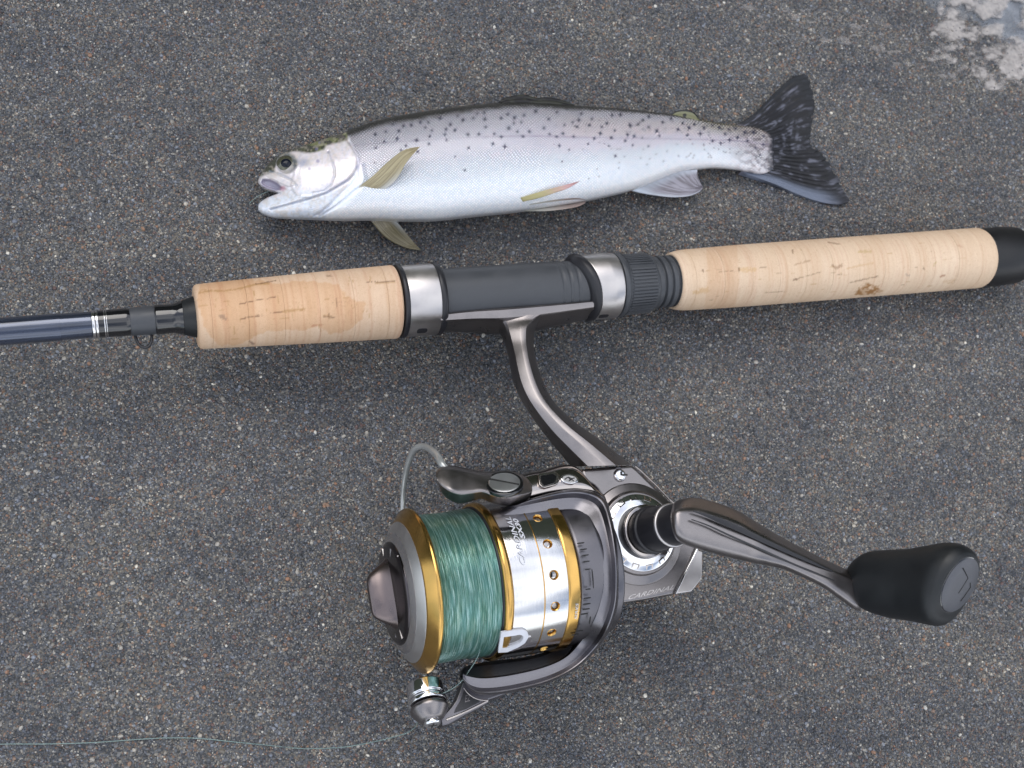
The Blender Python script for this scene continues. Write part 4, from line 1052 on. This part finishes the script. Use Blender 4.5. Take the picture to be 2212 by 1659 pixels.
# --- drag knob
dial = lathe('drag_dial', SA, su, rprof(sp_((841, 1), (842, 60), (845, 104), (850, 112), (858, 112), (859, 60)), .05, 4), DIALM, reel, 128)
def knobbar():
    rot = math.radians(-20); a_ = e1s*math.cos(rot)+e2s*math.sin(rot); b_ = nrm(np.cross(su, a_)); st = []
    for px, la, lb in ((852, 1.30, .62), (845, 1.24, .56), (836, 1.10, .45), (825, .98, .34), (812, .84, .25), (802, .70, .17), (797.5, .52, .10), (796.5, .02, .01)):
        st.append((SA+su*ss(px)-b_*0, a_*la, b_*lb))
    return loft('drag_knob', st, BRONZE, dial, 56, 40, 3.0)
knobbar()
for k, (x, y) in enumerate(((218, 470), (280, 470), (322, 1150), (370, 1165))):       # moulded ticks on the dial face
    px, py = 774.2+.25*x, 1078.35+.25*y; q = PP(px, py, SA+su*(ss(845.5)), su)
    rad = nrm((q-SA)-((q-SA)@su)*su); tg = np.cross(su, rad)
    v = [q+rad*a_*.17+tg*b_*.022-su*c_ for c_ in (.0, .03) for a_ in (-1, 1) for b_ in (-1, 1)]
    fixn(mk('dial_mark', np.array(v), [[0, 1, 3, 2], [4, 5, 7, 6], [0, 1, 5, 4], [2, 3, 7, 6], [0, 2, 6, 4], [1, 3, 7, 5]], ALU, dial, 30))
for x, y in ((340, 492), (387, 682), (412, 895)):
    px, py = 774.2+.25*x, 1078.35+.25*y; q = PP(px, py, SA+su*(ss(848)), su); dome('dial_stud', q, nrm(-su+.2*e2s), .045, .035, CHROME_DK, dial)

# --- rotor
lo_s = sp_((1184, 120), (1184.5, 156), (1190, 161), (1236, 164), (1244, 160), (1250, 150), (1282, 148), (1290, 110))
rotor = lathe('rotor', SA, su, rprof(lo_s, .08, 4), GUN_DK, reel, 160)
# slots round the rotor, laid on as dark inlays instead of recesses
def slot(cx_, cy_, lx, half):
    r = sr(1240, 170.5); s_, p_ = s_ph(cx_, cy_, r); v = []; n = 16
    for l in (-.02, .008):
        for i in range(n):
            t = 2*math.pi*i/n; v.append(SA+su*(s_+lx*np.sign(math.cos(t))*abs(math.cos(t))**.5)+(r+l+.006*(s_-ss(1240)))*(e1s*math.sin(p_+half/r*math.sin(t))+e2s*math.cos(p_+half/r*math.sin(t))))
    f = [[i, (i+1) % n, n+(i+1) % n, n+i] for i in range(n)]+[list(range(n, 2*n))]
    fixn(mk('slot', np.array(v), f, DARKHOLE, rotor, 30))
for x, y in ((1270, 582), (1284, 616), (1294, 648), (1300, 682), (1306, 880), (1304, 912), (1300, 940), (1290, 966), (1262, 1058), (1240, 1078)):
    slot(746.6+.4*x, 940.1+.4*y, .135, .022)
for x, y, l, h_ in ((1310, 724, .10, .02), (1336, 775, .018, .33), (1310, 832, .10, .02), (1320, 1000, .018, .16)): slot(746.6+.4*x, 940.1+.4*y, l, h_)
textcyl('SERIES', SA, su, sr(1195, 168.5), s_ph(1243, 1336, sr(1195, 168))[0]+.05, s_ph(1242, 1337, sr(1195, 168))[1], .10, .62, WHITEP, rotor, 'lettering', .3, lift=.02)
# the two-armed rotor frame, seen as a C
outer = [(1064, 1098, 1046, 1085), (1120, 1088, 1068, 1112), (1155, 1074, 1110, 1117), (1226, 1057, 1190, 1107), (1276, 1060, 1236, 1104), (1309, 1080, 1262, 1116), (1325, 1130, 1280, 1148), (1335, 1200, 1297, 1210), (1337, 1260, 1300, 1262),
         (1334, 1310, 1292, 1306), (1318, 1360, 1276, 1346), (1293, 1400, 1252, 1384), (1246, 1444, 1220, 1418), (1186, 1475, 1170, 1440), (1110, 1495, 1100, 1456), (1050, 1502, 1045, 1462), (1020, 1494, 1012, 1458), (1000, 1470, 1000, 1455)]
def foff(a, b, c, d):
    x = (a+c)/2; dy = (d-(1276-(x-892)*.141))/62.; return math.sqrt(max(.3, 2.75**2-dy*dy))-.60
st = [(a, b, c, d, zax((a+c)/2)+foff(a, b, c, d), 1.0) for a, b, c, d in outer]
strip('rotor_frame', st, [(-1, -.95), (-1, .35), (-.92, .80), (-.74, .98), (-.60, .96), (-.22, .66), (-.08, .66), (.80, .70), (.95, .62), (1, .40), (1, -.95)], FRAMEM, rotor, 150, 1, 28, k=.12)
# black strip standing in for arm skirt and shadow behind the lower arm
strip('arm_shade_strip', [(1262, 1372, 1215, 1340, zax(1240)-.2, 1), (1222, 1425, 1200, 1395, zax(1210)-.2, 1), (1150, 1458, 1140, 1418, zax(1145)-.3, 1), (1070, 1470, 1060, 1428, zax(1065)-.4, 1), (1004, 1470, 1010, 1438, zax(1010)-.5, 1), (992, 1466, 996, 1448, zax(1000)-.6, 1)],
      [(-1, .3), (1, .0), (1, -1.2), (-1, -1.2)], BLACKP, rotor, 60, 1)
# chrome outer cover on the upper arm, with a square window and an oval emblem
def m2(x, y): return (829.5+.225*x, 940.1+.225*y)
cv = [((1290, 380), (1400, 600)), ((1400, 350), (1480, 580)), ((1500, 335), (1600, 552)), ((1600, 308), (1720, 535)), ((1700, 288), (1840, 525)), ((1800, 288), (1930, 532)), ((1880, 330), (2020, 545)), ((1960, 420), (2080, 575)), ((2040, 480), (2120, 610)), ((2120, 580), (2140, 640))]
st = [(*m2(*a), *m2(*b), zax(m2(*a)[0])+1.30, 1) for a, b in cv]
cover = strip('arm_cover', st, [(-1, -1.2), (-1, -.25), (-.75, .12), (-.3, .28), (.4, .40), (.85, .42), (1, .30), (1, -1.2)], CHROME_DK, reel, 70, 1, 40)
cz = zax(1190)+1.30
QW = P(*m2(1585, 425), cz+.45); nw = nrm(np.array([.05, .38, 1.0]))
def poly_m2(*p): return [m2(*q) for q in p]
fr = prism('window_frame', poly_m2((1478, 375), (1500, 362), (1620, 345), (1650, 350), (1688, 385), (1690, 405), (1672, 462), (1650, 478), (1545, 505), (1515, 498), (1488, 470)), QW, nw, .2, CHROME_DK, cover, 1, .03)
prism('window', poly_m2((1502, 395), (1520, 385), (1622, 368), (1655, 392), (1655, 408), (1642, 452), (1628, 462), (1545, 486), (1528, 480), (1508, 455)), QW+nw*.015, nw, .1, BLACKG, fr, 1, .01)
QO = P(*m2(1783, 418), cz+.42)
def ell(cx_, cy_, a_, b_, rot=0, n=28): return [(cx_+a_*math.cos(t)*math.cos(rot)-b_*math.sin(t)*math.sin(rot), cy_+a_*math.cos(t)*math.sin(rot)+b_*math.sin(t)*math.cos(rot)) for t in np.linspace(0, 2*math.pi, n, endpoint=False)]
em = prism('emblem', [m2(*q) for q in ell(1783, 418, 86, 46, .12)], QO, nw, .2, CHROME, cover, 1, .03)
prism('emblem_field', [m2(*q) for q in ell(1783, 418, 70, 34, .12)], QO+nw*.012, nw, .05, ALU2, em, 1, .01)
for pl in ([(1735, 425), (1765, 405), (1790, 425)], [(1770, 400), (1800, 415), (1830, 410)], [(1775, 440), (1800, 425), (1822, 440)]):
    tube('emblem_mark', [PP(*m2(*q), QO+nw*.02, nw) for q in pl], .018, DARKHOLE, em, 6, 14)
# --- bail lever
lv = [((498, 395), (502, 410)), ((505, 345), (520, 480)), ((560, 298), (560, 560)), ((640, 288), (640, 628)), ((740, 305), (740, 655)), ((860, 330), (850, 632)), ((960, 345), (940, 612)), ((1060, 345), (1040, 655)), ((1170, 340), (1170, 677)), ((1280, 362), (1290, 665)), ((1370, 410), (1370, 625)), ((1412, 470), (1412, 575)), ((1424, 515), (1424, 535))]
st = []
for i, (a, b) in enumerate(lv):
    k = (a[0]+b[0])/2; st.append((*m2(*a), *m2(*b), np.interp(k, [500, 900, 1200, 1420], [6.85, 6.75, 6.75, 6.55]), np.interp(k, [500, 620, 1300, 1425], [.25, .85, .85, .25])))
lever = strip('bail_lever', st, [(-1, -.9), (-1, -.25), (-.72, .05), (-.1, .38), (.35, .55), (.52, .52), (.70, .20), (1, -.30), (1, -.9)], GUN, reel, 90, 2, 50)
LC = P(*m2(1155, 433), 7.18); nl = nrm(localb(*m2(1155, 433))[1]*.80+localb(*m2(1155, 433))[2]*.60)
sc_r = 37/ F0*proj(LC)[2]
cap = lathe('pivot_recess', LC-nl*.25, nl, rprof([(0, .1), (0, sc_r*1.14), (.14, sc_r*1.14), (.17, sc_r*1.08), (.17, .1)], .03), BLACKG, lever, 64)
scr = lathe('pivot_screw', LC-nl*.25, nl, rprof([(.05, .01), (.05, sc_r), (.15, sc_r), (.19, sc_r*.86), (.195, .01)], .03), BRUSH, lever, 64)
e1_, e2_ = frame(nl); dd_ = nrm(e1_*.30+np.cross(nl, e1_)*.95)
def bar(name, C_, d_, n_, L_, w_, h_, mat, parent):
    t_ = np.cross(n_, d_); v = [C_+d_*a_*L_+t_*b_*w_+n_*c_ for c_ in (-.03, h_) for a_ in (-1, 1) for b_ in (-1, 1)]
    return fixn(mk(name, np.array(v), [[0, 1, 3, 2], [4, 5, 7, 6], [0, 1, 5, 4], [2, 3, 7, 6], [0, 2, 6, 4], [1, 3, 7, 5]], mat, parent, 30))
bar('screw_slot', LC-nl*.055, dd_, nl, sc_r*.9, .035, .006, DARKHOLE, scr)
textcyl  # (no lettering here)
# --- bail wire
wz = [6.6, 6.5, 6.0, 5.2, 4.7, 4.1, 3.4, 3.0, 3.2, 3.9, 4.6, 4.75]
wpx = [(968, 1022), (953, 1000), (941, 980), (918, 965), (897, 970), (883, 998), (873, 1045), (869, 1105), (860, 1290), (893, 1410), (915, 1450), (920, 1480)]
tube('bail_wire', [P(x, y, z) for (x, y), z in zip(wpx, wz)], [.135, .13, .12, .11, .095, .085, .08, .08, .08, .085, .085], WIREM, reel, 16, 160)
# --- line roller
def m7(x, y): return (829.5+.175*x, 1382.5+.175*y)
ra = P(*m7(492, 545), 4.45); rb = P(*m7(598, 1040), 5.1); ul = nrm(rb-ra); RL = np.linalg.norm(rb-ra)
ksc = proj(ra)[2]/F0
def rl(*a): return [(RL*t, h*ksc) for t, h in a]
roller = lathe('line_roller', ra, ul, rprof(rl((-.08, 8), (-.07, 20), (-.02, 22), (-.01, 36), (.03, 39.5), (.30, 40), (.32, 36), (.37, 36.5), (.41, 41.5), (.50, 41), (.52, 10)), .02), CHROME, reel, 96)
rcap = lathe('roller_cap', ra, ul, rprof(rl((.53, 10), (.535, 36), (.58, 41), (.66, 41.5), (.78, 35), (.92, 24), (.93, 5)), .10, 5), GUN, roller, 96)
rsc = lathe('roller_screw', ra, ul, rprof(rl((.90, 2), (.91, 18), (1.0, 18), (1.03, 15), (1.035, .5)), .03), CHROME, roller, 40)
_x, _y = frame(ul)
for k in (0, 1): bar('screw_slot', ra+ul*RL*1.035, (_x if k else _y), ul, .15, .025, .004, DARKHOLE, rsc)
# --- bracket carrying the roller
QB = P(*m7(1050, 760), 4.75); nb = nrm(np.array([.0, .18, 1.0]))
br = prism('bail_arm', [m7(*q) for q in ((690, 960), (760, 900), (830, 830), (890, 740), (930, 640), (960, 540), (1010, 470), (1060, 530), (1150, 590), (1300, 640), (1430, 645), (1530, 630), (1500, 665), (1400, 700), (1295, 735), (1290, 775), (1150, 850), (1010, 920), (900, 985), (800, 1040), (720, 1060))], QB, nb, .75, GUN_DK, reel, 1, .07)
prism('arm_recess', [m7(*q) for q in ((880, 850), (945, 740), (985, 620), (1010, 600), (1080, 680), (1185, 745), (1180, 765), (1020, 850), (860, 905))], QB+nb*.012, nb, .1, BLACKP, br, 1, .02)
tube('arm_ridge', [PP(*m7(*q), QB+nb*.02, nb) for q in ((985, 590), (1030, 650), (1110, 710), (1200, 740), (1285, 745))], .03, CHROME_DK, br, 8, 30)
tube('arm_ridge', [PP(*m7(*q), QB+nb*.0, nb) for q in ((770, 985), (900, 935), (1020, 880), (1150, 815), (1280, 750))], .045, CHROME_DK, br, 8, 30)
vt_, ft_, tw_, th_ = textmesh('EZ', .2)
bx = [m7(1000+x/tw_*70, 770-y/th_*85-x/tw_*20) for x, y in vt_]
mk('lettering', PP(np.array([q[0] for q in bx]), np.array([q[1] for q in bx]), QB+nb*.018, nb), ft_, GUN, br, None)

# --- stem and foot
rz = rodz(1115)
strip('reel_foot', [(953, 678, 951, 716, rodz(960)+.50, 1), (1023, 670, 1023, 719, rodz(1023)+.52, 1), (1080, 666, 1080, 723, rodz(1080)+.55, 1), (1130, 662, 1135, 719, rodz(1130)+.55, 1), (1180, 658, 1180, 710, rodz(1180)+.52, 1), (1240, 653, 1240, 697, rodz(1240)+.5, 1), (1283, 649, 1283, 688, rodz(1283)+.48, 1)],
      [(-1, .2), (-.98, .50), (-.30, .50), (-.12, .42), (.1, .2), (1, -.55), (.9, -1.1), (-1, -1.0)], GUN, reel, 70, 1, 25)
bz = 3.9
sm_ = [(1034, 686, 1216, 676), (1058, 698, 1184, 687), (1076, 716, 1160, 704), (1088, 740, 1154, 736), (1096, 765, 1155, 760), (1101, 793, 1162, 790), (1109, 828, 1174, 825), (1123, 861, 1192, 860), (1146, 898, 1216, 888), (1176, 940, 1248, 915), (1207, 978, 1298, 950), (1232, 1008, 1366, 1004)]
st = [(a, b, c, d, np.interp(i, [0, 1, 3, 11], [rz+.56, rz+.57, rz+.80, 4.55]), np.interp(i, [0, 3, 11], [.8, 1, 1.15])) for i, (a, b, c, d) in enumerate(sm_)]
strip('stem', st, [(-1, -.55), (-.50, .40), (.16, .58), (.50, .56), (1, -.45), (.75, -.95), (-.7, -.95)], GUN, reel, 110, 1, 25, k=.10)
# --- gear housing
QH = P(1381, 1151, 4.75); Q1 = P(1459, 1133, 6.9); nh = nrm(Q1-QH)
nH = nrm(np.array([.13, .02, 1.0]))
def PH(x, y, dz=0): return PP(x, y, QH+nH*dz, nH)
def m5(x, y): return (1216.6+.2333*x, 967.75+.2333*y)
hp = [m5(*q) for q in ((170, 190), (640, 150), (690, 190), (985, 480), (1120, 600), (1240, 930), (1140, 1150), (1033, 1358), (780, 1405), (520, 1445), (380, 1440), (250, 1200), (240, 700))]
housing = prism('gear_housing', hp, QH-nH*.25, nH, 4.3, GUN, reel, .82, .14, 4)
prism('housing_side', [m5(*q) for q in ((1236, 935), (1296, 955), (1285, 1205), (1270, 1230), (1190, 1330), (1040, 1352))], QH-nH*.42, nH, 3.6, STEEL, housing, .85, .05)
tube('housing_edge', [PH(*m5(*q), -.22) for q in ((1243, 925), (1190, 1040), (1120, 1180), (1040, 1350))], .045, CHROME, housing, 8, 30, sm=False)
tube('housing_edge', [PH(*m5(*q), -.25) for q in ((665, 170), (720, 215), (860, 350), (985, 480), (1060, 540))], .045, CHROME_DK, housing, 8, 30, sm=False)
# round boss built up in steps
kq = proj(QH)[2]/F0
pf = [(-.5, 112*kq), (-.26, 112*kq), (-.20, 110*kq), (-.10, 92*kq), (-.02, 91*kq), (.05, 88*kq), (.05, 50*kq)]
boss = lathe('bearing_cover', QH, nH, rprof(pf, .05, 3), GUN, housing, 128)
ring_ = lathe('slotted_ring', QH, nH, rprof([(.02, 40*kq), (.03, 84*kq), (.10, 84*kq), (.20, 72*kq), (.26, 58*kq), (.22, 40*kq)], .04, 4), CHROME, housing, 128)
eA, eB = frame(nH)
for i in range(14):
    t = 2*math.pi*i/14+.1; dr = eA*math.sin(t)+np.cross(nH, eA)*math.cos(t); tg = np.cross(nH, dr); C_ = QH+dr*76*kq+nH*.155; nn = nrm(nH+dr*.75); tt = nrm(np.cross(tg, nn))
    v = []
    for l, g in ((-.06, 1), (.022, 1), (.022, .72), (-.02, .68)):
        v += [C_+nn*l+tg*a_*.135*g+tt*b_*.11*g for a_, b_ in ((-1, -1), (1, -1), (1, 1), (-1, 1))]
    f = gridf(4, 4, True).tolist()+[[12, 13, 14, 15]]
    fixn(mk('slot_frame', np.array(v), f, CHROME_DK, ring_, 25))
shl = np.linalg.norm(Q1-QH); kh = proj(Q1)[2]/F0
shaft = lathe('shaft_collar', QH, nh, rprof([(-.1, 58*kh), (.42, 58*kh), (.50, 50*kh), (.72, 50*kh), (.74, 54*kh), (.95, 54*kh), (1.0, 49*kh), (shl-.25, 47*kh), (shl-.2, 40*kh)], .06, 4), BLACKP, reel, 96)
lathe('base_ring', QH, nh, rprof([(.40, 40*kh), (.42, 60*kh), (.52, 60*kh), (.55, 50*kh), (.55, 40*kh)], .04), CHROME_DK, shaft, 96)
lathe('collar_ring', QH, nh, rprof([(shl-.22, 30*kh), (shl-.22, 48*kh), (shl-.15, 48.5*kh), (shl-.12, 46*kh), (shl-.11, 30*kh)], .03), STEEL, shaft, 96)
lathe('shaft_neck', QH, nh, rprof([(shl-.2, 20*kh), (shl-.2, 45*kh), (shl+.75, 43*kh), (shl+.8, 20*kh)], .05), BLACKP, shaft, 80)
# side screw
QS = PH(1338, 1027, -.25); scw = lathe('side_screw', QS-nH*.05, nH, rprof([(0, .02), (0, .25), (.12, .235), (.17, .17), (.18, .01)], .04, 4), CHROME, housing, 48)
bar('screw_slot', QS+nH*.13, nrm(RT*1+UP*.0), nH, .24, .032, .006, DARKHOLE, scw)
bar('screw_slot', QS+nH*.13, nrm(UP*1+RT*.25), nH, .13, .028, .007, DARKHOLE, scw)
lathe('screw_seat', QS-nH*.04, nH, [(0, .20), (0, .31), (.03, .31), (.035, .27), (.02, .2)], GUN_DK, housing, 48)
vt_, ft_, tw_, th_ = textmesh('CARDINAL', .45, 1.05, .01)
bx = [(1357+x/tw_*98+y/th_*1.5, 1295.5-x/tw_*23-y/th_*9.5) for x, y in vt_]
mk('lettering', PP(np.array([q[0] for q in bx]), np.array([q[1] for q in bx]), QH-nH*(.25-.012), nH), ft_, STEEL, housing, None)
prism('housing_plug', [m5(*q) for q in ell(505, 1350, 62, 85, 0, 20)], QH-nH*.22, nH, .4, BLACKP, housing, 1, .03)
# --- handle arm
def m6(x, y): return (1382.5+.35*x, 1023+.35*y)
hl = [((186, 262), (188, 290)), ((195, 205), (205, 370)), ((235, 165), (240, 420)), ((330, 148), (340, 462)), ((450, 172), (470, 498)), ((600, 228), (600, 530)), ((720, 300), (700, 553)), ((840, 372), (800, 572)), ((960, 438), (890, 594)), ((1080, 500), (1010, 645)), ((1200, 558), (1130, 705)), ((1290, 597), (1220, 768)), ((1370, 632), (1320, 838)), ((1400, 660), (1360, 850))]
st = [(*m6(*a), *m6(*b), np.interp(i, [0, 2, 6, 10, 13], [7.55, 7.75, 7.75, 7.25, 6.75]), np.interp(i, [0, 1, 2, 13], [.35, .7, .85, .60])) for i, (a, b) in enumerate(hl)]
arm = strip('handle_arm', st, [(-1, -.75), (-1, -.35), (-.80, .0), (-.58, .40), (-.44, .52), (.35, .56), (.72, .46), (.92, .22), (1, -.15), (.98, -.75)], GUN, reel, 120, 1, 35, k=.16)
for pl, w_ in ((((330, 232), (420, 262), (560, 318), (750, 408), (950, 500), (1100, 565), (1190, 603)), (.02, .085, .095, .08, .06, .05, .02)), (((318, 283), (420, 320), (560, 385), (750, 470), (950, 560), (1100, 620), (1200, 660)), (.015, .03, .035, .035, .035, .035, .015))):
    n_ = len(pl); pts_ = []
    for i, q in enumerate(pl):
        k = i/(n_-1); pts_.append(P(*m6(*q), np.interp(k, [0, .4, .75, 1], [8.36, 8.36, 7.90, 7.62])))
    pts_ = arcres(pts_, 50); wv = np.interp(np.linspace(0, 1, 50), np.linspace(0, 1, len(w_)), w_); t_ = np.gradient(pts_, axis=0); v = []
    for p_, q_, ww in zip(pts_, t_, wv):
        sd = nrm(np.cross(nrm(q_), BK)); v += [p_-sd*ww, p_+BK*.012, p_+sd*ww, p_-BK*.08]
    f = gridf(50, 4, True).tolist()+[[0, 1, 2, 3], [196, 197, 198, 199]]
    fixn(mk('groove', np.array(v), f, BLACKP, arm, 30))
# --- knob
r0, u0, k0 = localb(1870, 1262); r1_, u1_, k1_ = localb(2060, 1264)
th0, th1 = math.radians(56), math.radians(61)
ax0 = nrm(r0*math.sin(th0)+k0*math.cos(th0)); _dd = np.array([.873, -.42]); _dd /= np.linalg.norm(_dd)
ax1 = nrm((r1_*_dd[0]+u1_*_dd[1])*math.sin(th1)+k1_*math.cos(th1))
kn = [(1838, 1258, 18, 1.0), (1846, 1257, 36, 1.0), (1862, 1256, 52, .95), (1885, 1257, 65, .92), (1925, 1261, 73, .90), (1965, 1263, 77, .88), (2003, 1263, 84, .86), (2038, 1262, 91, .86), (2058, 1262, 87, .86), (2068, 1263, 77, .88), (2073, 1263.5, 67, .9)]
# centres follow the axis: raise with distance
c0 = P(1838, 1258, 6.3); st = []; prev = c0; pp = (1838, 1258)
for i, (x, y, h_, asp) in enumerate(kn):
    k = i/(len(kn)-1); kk = smooth(.45, 1.0, k); ax = nrm(ax0*(1-kk)+ax1*kk)
    if i:
        # move along ax until the picture x is reached
        lo_, hi_ = 0, 4
        for _ in range(40):
            m_ = (lo_+hi_)/2
            if proj(prev+ax0*m_)[0] < x: lo_ = m_
            else: hi_ = m_
        c = prev+ax0*lo_
    else: c = c0
    dz = proj(c)[2]; yo = (proj(c)[1]-y); c = c+UP*(yo*dz/F0)
    b_, s_, t_ = localb(x, y); maj = nrm(np.cross(k0*0+localb(x, y)[2], ax)); maj = maj if maj@UP > 0 else -maj
    mn = nrm(np.cross(ax, maj)); st.append((c, maj*h_*dz/F0, mn*h_*asp*dz/F0)); prev = c
knob = loft('handle_knob', st, RUBBER, reel, 64, 60, 2.3)
cC, cA, cB = st[-1]; kc = proj(cC)[2]/F0
ax = ax1; cA = nrm(cA); cB = nrm(cB)
def disc(name, C_, A_, B_, n_, r_a, r_b, h0, h1, mat, parent):
    v = []
    for l, g in ((h0, 1.0), (h1-.02, 1.0), (h1, .965), (h1+.03, .5), (h1+.035, .02)):
        v += [C_+n_*l+A_*r_a*g*math.cos(t)+B_*r_b*g*math.sin(t) for t in np.linspace(0, 2*math.pi, 48, endpoint=False)]
    return fixn(mk(name, np.array(v), gridf(5, 48, True).tolist()+[list(range(48)), list(range(192, 240))], mat, parent, 35))
disc('cap_groove', cC, cA, cB, ax, 66*kc, 62*kc, -.1, .015, BLACKG, knob)
kcap = disc('knob_cap', cC, cA, cB, ax, 63.5*kc, 59.5*kc, -.1, .05, SATBLUE, knob)
for pl in (((1800, 520), (1885, 690), (1720, 950)), ((1920, 770), (1925, 850), (1760, 1085))):
    pts_ = [PP((3350+x/4.366)*.553, (2100+y/4.366)*.553, cC+ax*.085, ax) for x, y in pl]
    tube('cap_mark', pts_, .016, DARKHOLE, kcap, 6, 24, sm=False)
lathe('knob_ferrule', P(1835, 1262, 6.45), ax0, rprof([(-.2, .1), (-.2, .42), (.05, .44), (.2, .36), (.25, .1)], .05), BLACKP, knob, 48)

# ================================================================== LOOSE LINE
ORIG = np.zeros(3)
gp = [(-900, 1700), (-400, 1640), (0, 1607), (60, 1607.5), (210, 1605), (330, 1601), (450, 1593), (560, 1587), (640, 1585), (740, 1588), (860, 1596), (985, 1607), (1110, 1614), (1240, 1615), (1380, 1608), (1500, 1594), (1610, 1572)]
def mg(x, y): return (.45*x if x > 0 else x, 1437.8+.45*(y-0)) 
gp = [(-500, 1640), (-200, 1615), (0, 1607.5), (100, 1607), (200, 1604), (300, 1597), (360, 1594), (430, 1595), (500, 1602), (580, 1610), (640, 1616), (680, 1617), (740, 1614), (800, 1604), (850, 1592), (885, 1580)]
pts_ = [P(x, y, (.12+.03*math.sin(x/60)) if x < 640 else np.interp(x, [640, 885], [.14, 2.6])) for x, y in gp]
# bring the last stretch up to the roller
pts_ += [P(902, 1560, 3.6), P(908, 1525, 4.75), P(925, 1500, 5.05), P(955, 1498, 5.0), P(990, 1478, 5.0), P(1014, 1448, 5.3), P(1032, 1418, 5.6), P(1043, 1385, 6.2)]
o = tube('fishing_line', pts_, .0165, MONO, None, 8, 400)
o['label'] = 'long loose strand of thin green-grey line curving over the sand to the roller'; o['category'] = 'fishing line'

sc.cycles.use_denoising = True
sc.cycles.max_bounces = 8
sc.cycles.caustics_reflective = False; sc.cycles.caustics_refractive = False
